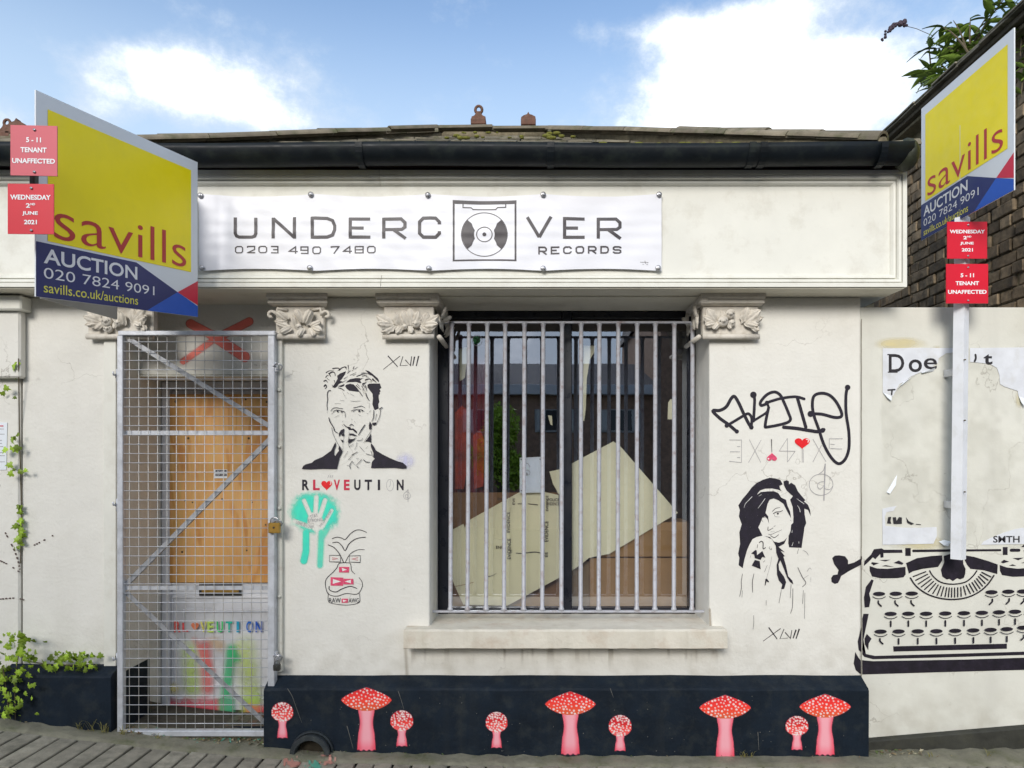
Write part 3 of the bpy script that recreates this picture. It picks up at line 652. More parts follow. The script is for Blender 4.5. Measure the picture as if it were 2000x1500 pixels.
raster('sprayed_paint', door, onwall(DY - .016), 322, 1235, 540, 1392, 2.0, doorspray, d=.0)
ps = Paint(onwall(DY - .016), base=.001)
cols = {'R': (.75, .12, .10), 'L': (.80, .10, .10), 'O': (.85, .25, .12), 'V': (.75, .70, .15), 'E': (.55, .75, .15), 'U': (.05, .55, .15), 'T': (.03, .50, .35), 'I': (.02, .35, .55), 'N': (.02, .10, .50)}
lx = [340, 358, 374, 391, 405, 423, 441, 462, 481, 499]
for ch, x in zip('RLOVEUTION', lx):
    c_ = cols[ch] if not (ch == 'O' and x > 450) else (.02, .14, .55)
    mm = mat('spray_%d' % x, c_, .7, .3, 40)
    if ch == 'O' and x < 400: ps.heart(x + 7, 1223, 15, 17, mm)
    elif ch == 'L': ps.stroke([(x, 1216), (x, 1232), (x + 10, 1232)], 4, mm, sm=False, cap=False)
    else: ps.text(ch, x, 1213, x + (13 if ch != 'I' else 5), 1235, mm, off=.03)
ps.obj('sprayed_lettering', door)
# red X over the door
def redx(x, y):
    a = np.maximum.reduce([sst(-seg(x, y, (372, 632), (415, 655)), -11, -6), sst(-seg(x, y, (415, 655), (478, 697)), -12, -8), sst(-seg(x, y, (487, 628), (420, 662)), -10, -6), sst(-seg(x, y, (420, 662), (358, 706)), -9, -3) * .85])
    a = a * (.82 + .3 * vnoise(x, y, 6, 9)); return .95, .21, .16, np.clip(a, 0, .9)
raster('red_cross', shop, onwall(TRY), 340, 612, 505, 722, 1.6, redx, label='red sprayed X on the wall over the doorway')
# doorstep + black paint on the reveal
TILEM = mat('step_tile', (.10, .10, .075), .8, .5, 30, .5, 80, dark=(.22, .10, .07), dscale=25, damt=.8, coord='World')
stp = boxobj('doorstep', DL + .002, .20, -.1, DR - .002, .47, .094, PLINTH, shop, .006)
tb = MB(); tb.bbox(0, 0, 0, .062, .225, .006, TILEM, .001); t0 = None
for i in range(13):
    x = DL + .03 + i * .0645
    if t0 is None: t0 = tb.obj('tile', stp); o = t0
    else: o = quickcopy(t0, stp)
    o.location = (x, .215, .092 + random.uniform(0, .001)); 
b = MB(); b.box(DL, -.02, -.1, DR, .2, .07, STRIP); b.obj('threshold', shop)
q = MB(); xx = DL + .0025
q.poly([(xx, .012, -.05), (xx, .012, Z(1312, 0.02)), (xx, .285, Z(1286, .28)), (xx, .29, -.05)], PLINTH); q.poly([(DL + .0025, .29, .0), (DL + .0025, .29, .22), (DL + .0025, .44, .15), (DL + .0025, .44, 0)], TILEM); q.obj('painted_patch', shop, fixn=False)
# cream angle strips on either side of the gate
q = MB(); q.bbox(X(542, -.01), -.03, Z(1312, -.02), X(553, -.01), .01, Z(652, -.02), CREAMM, .003)
for py in (762, 873, 993, 1165): q.tube([(X(546, -.03), -.028, Z(py, -.03)), (X(546, -.03), -.04, Z(py, -.03))], .009, CREAMM, 10)
q.obj('hasp_strip', shop)
q = MB(); q.bbox(X(204, -.01), -.018, .40, X(228, -.01), .01, Z(658, -.01), TRIM, .003); q.obj('hinge_board', shop)

# ---- window
WY = .33
win = newobj('window', None, shop)
wz0, wz1 = .748, WT - .013
def P2(pxa, pxb, pya, pyb, y0, y1, name, mt, par, r=.003): return boxobj(name, X(pxa, WY), y0, Z(pyb, WY), X(pxb, WY), y1, Z(pya, WY), mt, par, r)
rx0, rx1 = WLX + .002, WRX - .002
boxobj('frame_post', rx0, WY, wz0, X(876, WY), WY + .07, wz1, FRAME, win); boxobj('frame_post', X(1346, WY), WY, wz0, rx1, WY + .07, wz1, FRAME, win)
mx0, mx1 = X(1098, WY), X(1117, WY)
boxobj('mullion', mx0, WY - .004, wz0, mx1, WY + .07, wz1, FRAME, win)
for a, c in ((X(876, WY), mx0), (mx1, X(1346, WY))):
    boxobj('frame_rail', a, WY + .002, wz1 - .045, c, WY + .07, wz1, FRAME, win); boxobj('frame_rail', a, WY + .002, wz0, c, WY + .07, wz0 + .035, FRAME, win)
    boxobj('header_panel', a, WY + .024, wz1 - .12, c, WY + .04, wz1 - .045, mat('header_panel', (.10, .085, .075), .6), win)
def glassmat():
    m = bpy.data.materials.new('window_glass'); m.use_nodes = True; n = m.node_tree.nodes; L = m.node_tree.links; n.remove(n['Principled BSDF'])
    tr = n.new('ShaderNodeBsdfTransparent'); tr.inputs[0].default_value = (.95, .97, .98, 1); gl = n.new('ShaderNodeBsdfGlossy'); gl.inputs['Roughness'].default_value = .004; gl.inputs[0].default_value = (.85, .9, 1, 1)
    fz = n.new('ShaderNodeFresnel'); fz.inputs[0].default_value = 1.5; ad = n.new('ShaderNodeMath'); ad.operation = 'MULTIPLY_ADD'; ad.inputs[1].default_value = 1.0; ad.inputs[2].default_value = .25; L.new(fz.outputs[0], ad.inputs[0])
    bp = n.new('ShaderNodeBump'); bp.inputs['Strength'].default_value = .04; bp.inputs['Distance'].default_value = .01; nn = n.new('ShaderNodeTexNoise'); nn.inputs['Scale'].default_value = 3; L.new(nn.outputs['Fac'], bp.inputs['Height']); L.new(bp.outputs[0], gl.inputs['Normal'])
    mx = n.new('ShaderNodeMixShader'); L.new(ad.outputs[0], mx.inputs[0]); L.new(tr.outputs[0], mx.inputs[1]); L.new(gl.outputs[0], mx.inputs[2]); L.new(mx.outputs[0], n['Material Output'].inputs[0]); return m
GLASS = glassmat()
for a, c in ((X(876, WY), mx0), (mx1, X(1346, WY))):
    q = MB(); y = WY + .035; q.add([(a, y, wz0 + .03), (c, y, wz0 + .03), (c, y, wz1 - .1), (a, y, wz1 - .1)], [(0, 1, 2, 3)], GLASS); q.obj('pane', win)
# interior room
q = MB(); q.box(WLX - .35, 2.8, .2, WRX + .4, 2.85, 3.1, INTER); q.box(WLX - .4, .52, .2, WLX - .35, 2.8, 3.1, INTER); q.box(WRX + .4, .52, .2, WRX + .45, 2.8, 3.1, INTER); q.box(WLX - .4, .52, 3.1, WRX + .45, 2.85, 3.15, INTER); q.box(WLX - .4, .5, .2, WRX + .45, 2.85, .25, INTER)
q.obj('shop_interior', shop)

# ---- window grille
GY = .12
gr = thing('window_grille', 'pale grey painted steel bar grille fixed across the shop window', 'window grille', (X(1110, GY), GY, Z(1195, GY)))
def rel(o, par):
    o.location = o.location - par.location; return o
topx = [885, 919, 954, 989, 1026, 1063, 1099, 1136, 1172, 1209, 1245, 1281, 1318, 1354]; botx = [877, 910, 947, 982, 1021, 1057, 1095, 1133, 1168, 1205, 1243, 1278, 1315, 1350]
for a, c in zip(topx, botx):
    q = MB(); x_b, x_t = X((c * 2 + a) / 3, GY), X((a * 2 + c) / 3, GY); z0_, z1_ = Z(1192, GY), Z(631, GY)
    q.tube([(x_b, GY, z0_), (x_b, GY, z0_ + .012), (x_b, GY, z0_ + .02), (x_t, GY, z1_ - .02), (x_t, GY, z1_ - .01), (x_t, GY, z1_)], .0125, GRILLE, 10, rs=[.018, .016, .0125, .0125, .016, .018]); rel(q.obj('bar', gr), gr)
for py, xa, xb in ((630, X(863, GY), X(1372, GY)), (1194, WLX - .001, WRX + .001)):
    q = MB(); q.bbox(xa, GY - .012, Z(py, GY) - .006, xb, GY + .012, Z(py, GY) + .006, GRILLE, .002); rel(q.obj('rail', gr), gr)

# ---- things behind the glass
def sheet_poly(name, pts, Y, mt, label, cat, curl=0.0, thick=.0015, group=None):
    q = MB(); cx = sum(p[0] for p in pts) / len(pts); cy = sum(p[1] for p in pts) / len(pts)
    base = (X(cx, Y), Y, min(Z(p[1], Y) for p in pts))
    t = thing(name, label, cat, base, group)
    q.prism([(X(a, Y) - base[0], Z(b_, Y) - base[2]) for a, b_ in pts], lambda u, v, d: (u, d + curl * u * u, v), 0, thick, mt)
    o = q.obj('sheet', t); return t, base
q = MB()
cardbox = thing('cardboard_box', 'brown cardboard box low in the right half of the barred window', 'box', (X(1245, .42), .42, .77))
q = MB(); bx = cardbox.location
q.bbox(X(1152, .42) - bx.x, 0, 0, X(1350, .42) - bx.x, .3, Z(1089, .42) - bx.z - .004, CARD, .004); q.obj('carton', cardbox)
q = MB(); q.bbox(X(1152, .42) - bx.x, .004, Z(1088, .42) - bx.z, X(1350, .42) - bx.x, .3, Z(1020, .42) - bx.z, CARD, .004); q.obj('flap', cardbox)
q = MB(); q.bbox(X(1113, .46) - bx.x, .03, 0, X(1151, .46) - bx.x, .3, Z(1095, .46) - bx.z, mat('cardboard_dull', (.27, .19, .11), .85), .003); q.obj('side_flap', cardbox)
cb2 = thing('cardboard_sheet', 'darker brown cardboard behind the cream sheet in the left window half', 'cardboard', (X(985, .46), .46, .77))
q = MB(); q.bbox(X(872, .46) - X(985, .46), 0, 0, X(1100, .46) - X(985, .46), .02, Z(962, .46) - .77, mat('cardboard_brown', (.26, .14, .065), .85, .12, 9), .003)
q.obj('panel', cb2)
q = MB(); q.bbox(X(872, .45) - X(985, .46), -.012, 0, X(1100, .45) - X(985, .46), -.002, Z(1166, .45) - .77, CARD, .002); q.obj('bottom_panel', cb2)
cs1, base1 = sheet_poly('cream_sheet', [(879, 1037), (905, 1023), (908, 1031), (911, 1019), (948, 998), (1013, 962), (1060, 960), (1091, 967), (1093, 1128), (991, 1183), (905, 1181), (889, 1146), (880, 1124)], .40, CREAMP, 'cream sheet printed with black EVIDENCE tape marks in left half of window', 'sheet')
cs2, _ = sheet_poly('cream_sheet', [(1117, 905), (1198, 862), (1212, 872), (1325, 1002), (1190, 1082), (1162, 1087), (1150, 1090), (1137, 1101), (1117, 1115)], .40, CREAMP, 'large plain cream sheet leaning with its corner up behind right window half', 'sheet', curl=.06)
cs3, _ = sheet_poly('cream_sheet', [(1073, 921), (1099, 915), (1099, 968), (1091, 965), (1080, 945)], .385, CREAMP, 'small torn cream piece against the left side of the window mullion', 'sheet')
for nm, pts, lab in (('paper_strip', [(897, 681), (911, 678), (914, 684), (911, 712), (908, 738), (898, 745)], 'torn beige paper strip taped high on the red part of window'),
                     ('paper_strip', [(1140, 675), (1163, 675), (1160, 690), (1152, 702), (1146, 740), (1144, 800), (1141, 822), (1138, 822)], 'long tapering torn cream strip hanging in the right half of the window'),
                     ('paper_scrap', [(1070, 811), (1078, 812), (1079, 831), (1075, 829)], 'tiny torn cream paper scrap left of the window mullion'),
                     ('paper_scrap', [(1305, 787), (1309, 780), (1316, 779), (1318, 819), (1304, 819)], 'small cream paper scrap near the right edge of the window')):
    sheet_poly(nm, pts, .375, CREAMP, lab, 'paper')
nt1, bN = sheet_poly('paper_notice', [(1015, 894), (1058, 892), (1059, 962), (1015, 963)], .372, PAPER, 'white paper notice taped inside the window above the cream sheet', 'notice')
ps = Paint(onwall(.372), base=.002); ps.ring((1030, 923), 5, 5, .8, PENCIL); ps.disc((1028, 926), 3, PENCIL); ps.stroke([(1022, 908), (1030, 905), (1035, 912)], 1, PENCIL)
for a in ((1018, 897), (1055, 897), (1018, 958)): ps.disc(a, 1.2, BLACKP, n=6)
o = ps.obj('scribble', nt1); o.location = -nt1.location
ps = Paint(onwall(.40), base=.003)
for (t, x0, y0, x1, y1, r) in (('EVIDENCE', 1063, 1018, 1071, 1058, -90), ('EVIDENCE', 991, 1052, 998, 1092, -90), ('POLICE', 1070, 973, 1092, 979, 0), ('EVIDENCE', 1068, 981, 1092, 987, 0), ('EVIDENCE', 990, 1000, 996, 1040, -90), ('ENCE', 969, 1066, 988, 1072, 0), ('CE', 991, 1074, 1000, 1080, 0), ('EVI', 1001, 974, 1006, 986, -90), ('ENCE', 972, 972, 989, 977, 0), ('EE', 1064, 1078, 1070, 1088, -90), ('EVIDENCE', 1066, 968, 1071, 998, -90)):
    ps.text(t, x0, y0, x1, y1, INK, off=.015, rot=r)
ps.stroke([(1012, 984), (1022, 984)], 1.5, INK, sm=False); ps.stroke([(1032, 984), (1050, 986)], 1.6, INK, sm=False); ps.stroke([(1008, 1080), (1020, 1081)], 1.4, INK, sm=False); ps.stroke([(1026, 1080), (1044, 1078), (1056, 1080)], 1.8, INK)
ps.stroke([(952, 1126), (962, 1124), (970, 1119)], 1.6, INK, taper=(1, .2)); ps.stroke([(889, 1145), (905, 1142), (925, 1137)], 1.0, CARD)
o = ps.obj('evidence_print', cs1); o.location = -cs1.location
# red cloth, orange items, sticker
red = thing('red_curtain', 'dark red hanging curtain at the left edge inside the window', 'curtain', (X(915, .48), .48, .77))
q = MB(); n = 30; vs = []
for i in range(n + 1):
    x = X(882 + (952 - 882) * i / n, .5) - red.location.x; yy = .02 + .012 * math.sin(i * 1.5)
    vs += [(x, yy, .0), (x, yy, 1.80)]
q.add(vs, [(2 * i, 2 * i + 2, 2 * i + 3, 2 * i + 1) for i in range(n)], REDC, True); q.obj('cloth', red)
sheet_poly('orange_packaging', [(889, 806), (902, 792), (912, 800), (914, 900), (906, 955), (889, 955)], .455, ORNG, 'bright orange red packaging left of the first bars inside the window', 'packaging')
sheet_poly('orange_packaging', [(924, 850), (938, 838), (946, 860), (944, 950), (926, 955)], .455, ORNG, 'orange packaging right of the second bar inside the window', 'packaging')
sk, _ = sheet_poly('round_sticker', [(932 + 11 * math.cos(a / 20 * 6.283), 665 + 12 * math.sin(a / 20 * 6.283)) for a in range(20)], .366, BLACKP, 'round black and green sticker on the glass near the window top', 'sticker')
ps = Paint(onwall(.366), base=.001); ps.disc((931, 664), 7.5, STICK, ry=8); ps.ring((932, 665), 9.6, 10.5, .9, WTXT, n=24); ps.stroke([(927, 660), (933, 664), (930, 670)], 1.6, BLACKP); ps.stroke([(935, 659), (936, 667)], 1.3, BLACKP); o = ps.obj('print', sk); o.location = -sk.location

# ---- gutter
GUY = -.285
q = MB(); vs = []; n = 12; x0_, x1_ = -3.7, 2.0; gzc = Z(290, GUY); gr_ = .075
def guttersec(x, r): return [(x, GUY + r * math.cos(math.pi + math.pi * k / n), gzc + r * math.sin(math.pi + math.pi * k / n) * 1.25) for k in range(n + 1)] + [(x, GUY + (r - .006) * math.cos(2 * math.pi - math.pi * k / n), gzc + (r - .006) * math.sin(2 * math.pi - math.pi * k / n) * 1.25) for k in range(n + 1)]
m_ = 2 * n + 2
vs = []
gxs = list(np.linspace(x0_, x1_, 12))
for i, x in enumerate(gxs):
    vs += [(a, y, z + .006 * math.sin(i * 1.3)) for a, y, z in guttersec(x, gr_)]
q.add(vs, [(i * m_ + k, i * m_ + (k + 1) % m_, (i + 1) * m_ + (k + 1) % m_, (i + 1) * m_ + k) for i in range(len(gxs) - 1) for k in range(m_)] + [tuple(range(m_)), tuple((len(gxs) - 1) * m_ + k for k in range(m_))], GUTTER, True)
gut = q.obj('gutter', shop)
for px in (707, 1075, 1462, 1484, 1715):
    q = MB(); xa = X(px, GUY) ; w = .018
    a = guttersec(xa - w, gr_ + .006); c = guttersec(xa + w, gr_ + .006); q.add(a + c, [(k, (k + 1) % m_, m_ + (k + 1) % m_, m_ + k) for k in range(m_)] + [tuple(range(m_)), tuple(range(m_, 2 * m_))], GUTTER); q.obj('gutter_joint', gut)
q = MB(); bm = bmesh.new(); bmesh.ops.create_uvsphere(bm, u_segments=16, v_segments=10, radius=.5)
for v in bm.verts: v.co = (v.co.x * .12 + 2.0, v.co.y * .16 + GUY + .01, v.co.z * .17 + gzc - .03)
q.bm(bm, mat('gutter_end', (.02, .024, .012), .6, .4, 30, .5, 60), True); q.obj('gutter_end', gut)
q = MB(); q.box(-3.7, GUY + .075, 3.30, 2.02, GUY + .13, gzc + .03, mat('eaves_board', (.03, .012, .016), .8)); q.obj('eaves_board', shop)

# ---- roof
roof = newobj('roof', None, shop)
EL = Vector((-3.15, -.30, 3.300)); ER = Vector((1.86, -.30, 3.357)); RL = Vector((-.77, 1.8, 4.395)); RR = Vector((.128, 1.8, 4.395))
q = MB(); under = Vector((0, 0, -.02))
bk = Vector((0, 4.1, 0))
V_ = [EL, ER, RR, RL]; Bk = [Vector((-3.15, 4.9, 3.300)), Vector((1.86, 4.9, 3.357)), Vector((.128, 2.9, 4.395)), Vector((-.77, 2.9, 4.395))]
q.add([v + under for v in V_ + Bk], [(0, 1, 2, 3), (5, 4, 7, 6), (4, 0, 3, 7), (1, 5, 6, 2), (3, 2, 6, 7)], SLATE); q.obj('roof_deck', roof)
slb = MB(); slb.bbox(-.5, -.5, -.5, .5, .5, .5, SLATE, .02); s0 = None
sl = (RL - EL); slope_ang = math.atan2(RL.z - EL.z, RL.y - EL.y); rows = 13
for r in range(rows):
    t = r / rows; y = EL.y + (RL.y - EL.y) * t; z = EL.z + (RL.z - EL.z) * t
    xa = EL.x + (RL.x - EL.x) * t + .05; xb = ER.x + (RR.x - ER.x) * t - .05
    w = .26; x = xa - random.uniform(0, .13)
    while x < xb:
        ww = w * random.uniform(.9, 1.08)
        if s0 is None: s0 = slb.obj('slate', roof); o = s0
        else: o = quickcopy(s0, roof)
        o.location = (x + ww / 2, y + .08, z + .045 + random.uniform(-.006, .010)); o.scale = (ww - .008, .22, .014); o.rotation_euler = (slope_ang - .05 + random.uniform(-.015, .02), random.uniform(-.012, .012), random.uniform(-.02, .02)); x += ww
hm = None
def tilemesh(r=.062, L=1.0):
    q = MB(); n = 10; vs = []
    for x, rr in ((-.5, r), (.5, r), (.5, r - .014), (-.5, r - .014)):
        vs += [(x * L, rr * math.cos(math.pi * k / n), rr * math.sin(math.pi * k / n)) for k in range(n + 1)]
    m_ = n + 1
    fs = [((a * m_) + k, a * m_ + k + 1, ((a + 1) % 4) * m_ + k + 1, ((a + 1) % 4) * m_ + k) for a in range(4) for k in range(n)]
    q.add(vs, fs, HIP, False); return q
tile0 = None
def tilerow(a, b_, L, r=1.0, lift=0.0):
    global tile0
    a, b_ = Vector(a), Vector(b_); d = b_ - a; n = max(1, round(d.length / L)); d.normalize(); st = (b_ - a).length / n
    yaw = math.atan2(d.y, d.x); pit = -math.asin(d.z)
    for i in range(n):
        c = a + d * st * (i + .5)
        if tile0 is None: tile0 = tilemesh().obj('ridge_tile', roof); o = tile0
        else: o = quickcopy(tile0, roof)
        o.location = c + Vector((0, 0, lift + random.uniform(-.004, .006))); o.rotation_euler = (random.uniform(-.05, .05), pit + random.uniform(-.015, .02), yaw + random.uniform(-.012, .012)); o.scale = (st * .985, r, r * random.uniform(.95, 1.06))
for a_, b_ in ((EL + Vector((0,.06,-.02)), RL), (RL, RR), (RR, ER)):
    q = MB(); q.tube([a_ + Vector((0, 0, .012)), b_ + Vector((0, 0, .012))], .05, MORTAR, 8); q.obj('mortar_bed', roof)
tilerow(EL, RL, .36, 1.0, .03); tilerow(RL, RR, .36, 1.0, .03); tilerow(RR, ER, .36, 1.0, .03)
off = Vector((0, -.16, -.045))
hl = EL.lerp(RL, .30) + off * .6; hr = ER.lerp(RR, .05) + off * .3
tilerow(hl, RL + off, .42, .62, .03); tilerow(RL + off, RR + off, .42, .55, .03); tilerow(RR + off, hr, .42, .62, .03)
tilerow(Vector((1.90, -.26, 3.36)), Vector((2.06, -.28, 3.37)), .3, .8, .0)
# finials
def finial(x, y, z, s, mt, full=True, par=roof):
    q = MB(); q.bbox(x - .062 * s, y - .06, z - .02, x + .062 * s, y + .06, z + .03 * s, mt, .005)
    pr_ = [(-.058, .03), (.058, .03), (.058, .055), (.035, .065), (.02, .085), (.016, .10), (-.016, .10), (-.02, .085), (-.035, .065), (-.058, .055)] if full else [(-.062, .03), (.062, .03), (.058, .06), (.03, .075), (.01, .08), (0, .10), (-.012, .08), (-.04, .07), (-.06, .055)]
    q.prism([(x + u * s, z + v * s) for u, v in pr_], lambda u, v, d: (u, y + d, v), -.03, .03, mt)
    if full:
        pts = [(x + .028 * s * math.cos(t), y, z + .125 * s + .032 * s * math.sin(t)) for t in np.linspace(0, 2 * math.pi, 15)]; q.tube(pts, .012 * s, mt, 8, caps=False)
    return q.obj('finial', par)
finial(X(935, 1.8), 1.8, Z(244, 1.8), 1.0, TERRA); finial(X(1032, 1.8), 1.8, Z(245, 1.8), 1.0, TERRA, False)
# moss cushions
q = MB()
for k in range(42):
    t = random.random(); 
    if k < 26: px, py = random.uniform(870, 1120), random.uniform(256, 270); Yd = 1.5 - (py - 256) * .06
    else: px, py = random.uniform(1120, 1690), 274 + random.uniform(0, 6); Yd = .05; py = 281
    p = P(px, py, max(Yd, -.1)); bm = bmesh.new(); bmesh.ops.create_icosphere(bm, subdivisions=1, radius=1); s_ = random.uniform(.008, .022)
    M = Matrix.Translation(p) @ Matrix.Diagonal((s_ * random.uniform(1, 2.2), s_, s_ * .7, 1)); q.bm(bm, MOSS, True, M)
q.obj('moss_cushions', roof, kind='stuff')

# ------------------------------------------------------------------ murals on the shop wall
W0 = onwall(0.0)
A = (620, 700, 10); B_ = (580, 800, 8.3333)
p = Paint(W0); K = PURP
p.set(*A)
for pts in ([(975,520),(1010,495),(1100,490),(1220,490),(1250,575),(1215,600),(1235,640),(1215,660),(1220,700),(1200,710),(1195,760),(1210,850),(1190,890),(1195,980),(1130,1010),(1110,1000),(1075,900),(1085,780),(1075,690),(1020,620),(985,570)],
            [(540,540),(570,510),(640,495),(710,510),(760,560),(800,610),(830,655),(760,650),(620,630),(570,590)],
            [(385,340),(450,290),(560,250),(545,300),(480,400),(440,440),(500,455),(420,500),(385,550),(345,580),(290,560),(350,480),(395,400)],
            [(590,440),(640,405),(740,385),(820,385),(870,400),(830,430),(860,470),(840,485),(760,460),(620,465),(560,470)],
            [(400,545),(440,530),(530,500),(520,540),(460,560)],
            [(560,1330),(640,1340),(660,1370),(700,1365),(740,1395),(770,1425),(778,1470),(730,1440),(690,1400),(620,1400),(590,1360)],
            [(930,225),(1010,250),(1100,320),(1180,390),(1200,430),(1205,470),(1150,420),(1080,350),(1000,300)]): p.fill(pts, K)
for pts, w in (([(170,280),(230,245),(320,240)],16),([(300,200),(370,190),(430,200),(400,245)],22),([(430,230),(470,190),(540,165),(575,180)],22),([(600,140),(610,220)],18),([(540,165),(575,215)],22),([(240,290),(300,265),(340,290),(350,345)],24),([(165,370),(190,335),(220,340)],16),([(190,390),(240,430)],12),([(130,445),(170,430),(200,470)],24),([(135,545),(160,515),(180,560),(150,595)],26),([(290,520),(320,575)],10),([(225,295),(265,360)],22),([(330,430),(350,500)],14),([(700,195),(722,150)],16),([(590,290),(655,235)],12),([(640,330),(760,270)],9),([(740,205),(790,165)],9),([(770,350),(850,320),(960,290),(1040,330)],16),([(880,345),(980,320)],14),([(940,420),(1020,400),(1070,450)],22),([(890,500),(955,470)],30),([(760,530),(850,610)],18),([(780,500),(830,560)],12),([(870,540),(905,605)],16),([(895,600),(915,640)],12),([(930,520),(960,600),(970,650)],14),([(890,520),(935,575)],18),([(1085,410),(1150,465)],34),([(480,470),(580,420)],10),([(520,400),(600,350)],10),([(700,330),(760,300)],10),([(600,250),(630,230)],10),([(680,240),(730,200)],9),([(860,290),(940,270)],10),([(950,350),(1010,370)],12),([(850,400),(900,380)],12)):
    p.stroke(pts, w, K, taper=(1, .35), mid=1.15)
for pts, w in (([(265,628),(215,640),(195,720),(205,800),(190,900),(200,1010)],20),([(830,660),(880,735)],28),([(950,680),(975,760),(1015,825)],24),([(410,575),(470,590),(525,628)],20),([(490,650),(570,790)],6),([(580,660),(620,688)],6),([(645,690),(720,738)],7),([(440,815),(530,828)],8),([(650,832),(740,838),(840,832)],8),([(340,883),(460,885)],8),([(265,1028),(310,975),(380,962),(440,975),(500,980)],15),([(705,965),(780,950),(860,930),(930,965)],15),([(310,1045),(360,1012),(430,1015),(530,1035)],16),([(280,1088),(330,1045)],9),([(455,1045),(535,1048),(548,1155)],11),([(340,1152),(430,1105)],8),([(660,1028),(720,1005),(800,1000),(870,1005),(918,1038)],15),([(700,1042),(745,1020)],14),([(800,1100),(860,1125)],8),([(1010,1052),(1050,1010)],8),([(1020,870),(1015,980)],6),([(505,1222),(490,1245)],7),([(665,1180),(688,1205)],6),([(728,1228),(738,1258)],7),([(488,1298),(512,1328)],9),([(520,1288),(570,1335),(640,1350)],22),([(635,1312),(670,1288),(712,1315)],20),([(190,1000),(200,1075)],5),([(960,1070),(1000,1078)],6)):
    p.stroke(pts, w, K, taper=(.6, .5), mid=1.3)
for c, r in (((400,1035),18),((822,1028),20),((480,1048),14),((880,1020),14)): p.disc(c, r, K)
p.set(*B_)
for pts in ([(775,310),(720,335),(685,390),(690,445),(712,410),(770,368)],[(735,400),(775,380),(770,430),(735,430)],[(860,388),(920,390),(985,425),(940,428),(880,412),(855,422)],[(850,450),(860,480),(920,480),(970,450),(930,500),(845,555),(835,520)],[(710,480),(745,500),(760,490),(750,545)],
            [(1190,195),(1222,240),(1215,310),(1180,325),(1175,255)],[(1208,385),(1212,540),(1160,515),(1110,520),(1180,440)],[(1230,215),(1290,208),(1302,235),(1260,258),(1230,245)],
            [(635,525),(610,570),(560,670),(420,770),(290,825),(250,865),(150,890),(110,915),(85,965),(230,970),(420,960),(655,965),(700,780),(745,690),(740,660),(690,590),(680,640),(690,670),(650,720),(630,755),(610,730),(615,650),(640,590)],
            [(1210,545),(1250,590),(1290,665),(1400,730),(1520,790),(1640,840),(1730,865),(1790,920),(1780,955),(1720,960),(1600,945),(1210,950),(1225,850),(1270,800),(1245,770),(1250,710),(1225,650),(1205,590)]): p.fill(pts, K)
for pts, w in (([(525,135),(545,200),(600,290),(620,350),(665,378)],24),([(570,290),(590,390),(620,460),(660,540),(700,600),(750,650)],9),([(1110,250),(1060,320),(1005,412)],24),([(1218,310),(1195,370),(1120,490),(1090,545)],9),([(1255,10),(1250,120),(1225,190)],18),([(1300,70),(1280,175)],12),([(1365,0),(1350,110),(1310,200),(1275,245)],12),([(775,400),(755,560),(760,700)],5),([(855,360),(845,560),(865,620)],7),([(980,530),(975,590),(940,655)],8),([(835,680),(765,785)],9),([(900,740),(985,688)],20),([(980,500),(1050,498),(1075,462)],12),([(1025,598),(1060,640),(1105,690)],9),([(1125,632),(1165,595)],6),([(1130,720),(1220,742)],14),([(1208,670),(1235,765)],12),([(845,812),(895,768)],14),([(1090,815),(1130,850),(1192,855)],20),([(1058,815),(975,902)],16),([(905,838),(868,900),(875,962)],16),([(905,838),(940,895)],11),([(820,905),(865,918)],9),([(960,905),(1020,950)],9),([(865,600),(925,555)],12),([(972,800),(1018,797)],9),([(980,925),(1005,958)],9)):
    p.stroke(pts, w, K, taper=(.6, .4), mid=1.25)
p.set(620, 700, 10); p.stroke([(1215,992),(1268,958)], 18, K)
p.obj('portrait_stencil', shop, 'black stencil portrait of a man with swept hair and finger on his lips')
# RLOVEUTION
p = Paint(W0).set(*B_)
for ch, x0, x1, mt in (('R', 85, 200, K), ('L', 262, 370, CRIM), ('V', 600, 700, CRIM), ('E', 765, 858, CRIM), ('U', 932, 1035, K), ('T', 1103, 1222, K), ('I', 1316, 1354, K), ('N', 1625, 1737, K)):
    if ch == 'I': p.fill([(x0, 1140), (x1, 1140), (x1, 1310), (x0, 1310)], mt)
    else: p.text(ch, x0, 1140, x1, 1312, mt, off=.035)
p.obj('slogan_lettering', shop, 'black and crimson stencilled slogan letters under the portrait'); p = Paint(W0).set(*B_)
p.heart(485, 1225, 178, 168, REDP); p.stroke([(540, 1170), (555, 1195), (540, 1220)], 10, WALLW)
p.obj('red_heart', shop); p = Paint(W0).set(*B_)
p.ring((1515, 1230), 58, 94, 5, PENCIL); p.stroke([(1520, 1155), (1520, 1225), (1500, 1255)], 5, PENCIL)
p.obj('clock_letter', shop); p = Paint(W0).set(*B_)
p.ring((1790, 1400), 56, 60, 6, PENCIL); p.stroke([(1808, 1300), (1808, 1500)], 8, PENCIL, sm=False); p.ring((1785, 1410), 22, 28, 6, PENCIL, n=16); p.stroke([(1770, 1345), (1808, 1300)], 5, PENCIL)
for a in (510, 545, 575): p.stroke([(a + 8, 1070), (a - 6, 1110)], 6, PENCIL)
p.obj('pen_marks', shop)
def xlvii(f, o, st, name='signature_lettering', par=None, lab=None):
    p = Paint(f).set(*o)
    for pts, w in st: p.stroke(pts, w, BLACKP, sm=False, taper=(1, .7), cap=False)
    p.obj(name, par or shop, lab)
xlvii(W0, (540, 670, 4.412), [([(960,110),(1045,205)],10),([(1065,112),(920,228)],6),([(1090,115),(1065,195),(1130,192)],6),([(1110,145),(1155,195),(1165,115)],9),([(1190,118),(1175,195)],12),([(1225,112),(1205,198)],12)], lab='black XLVII signature above the man portrait')
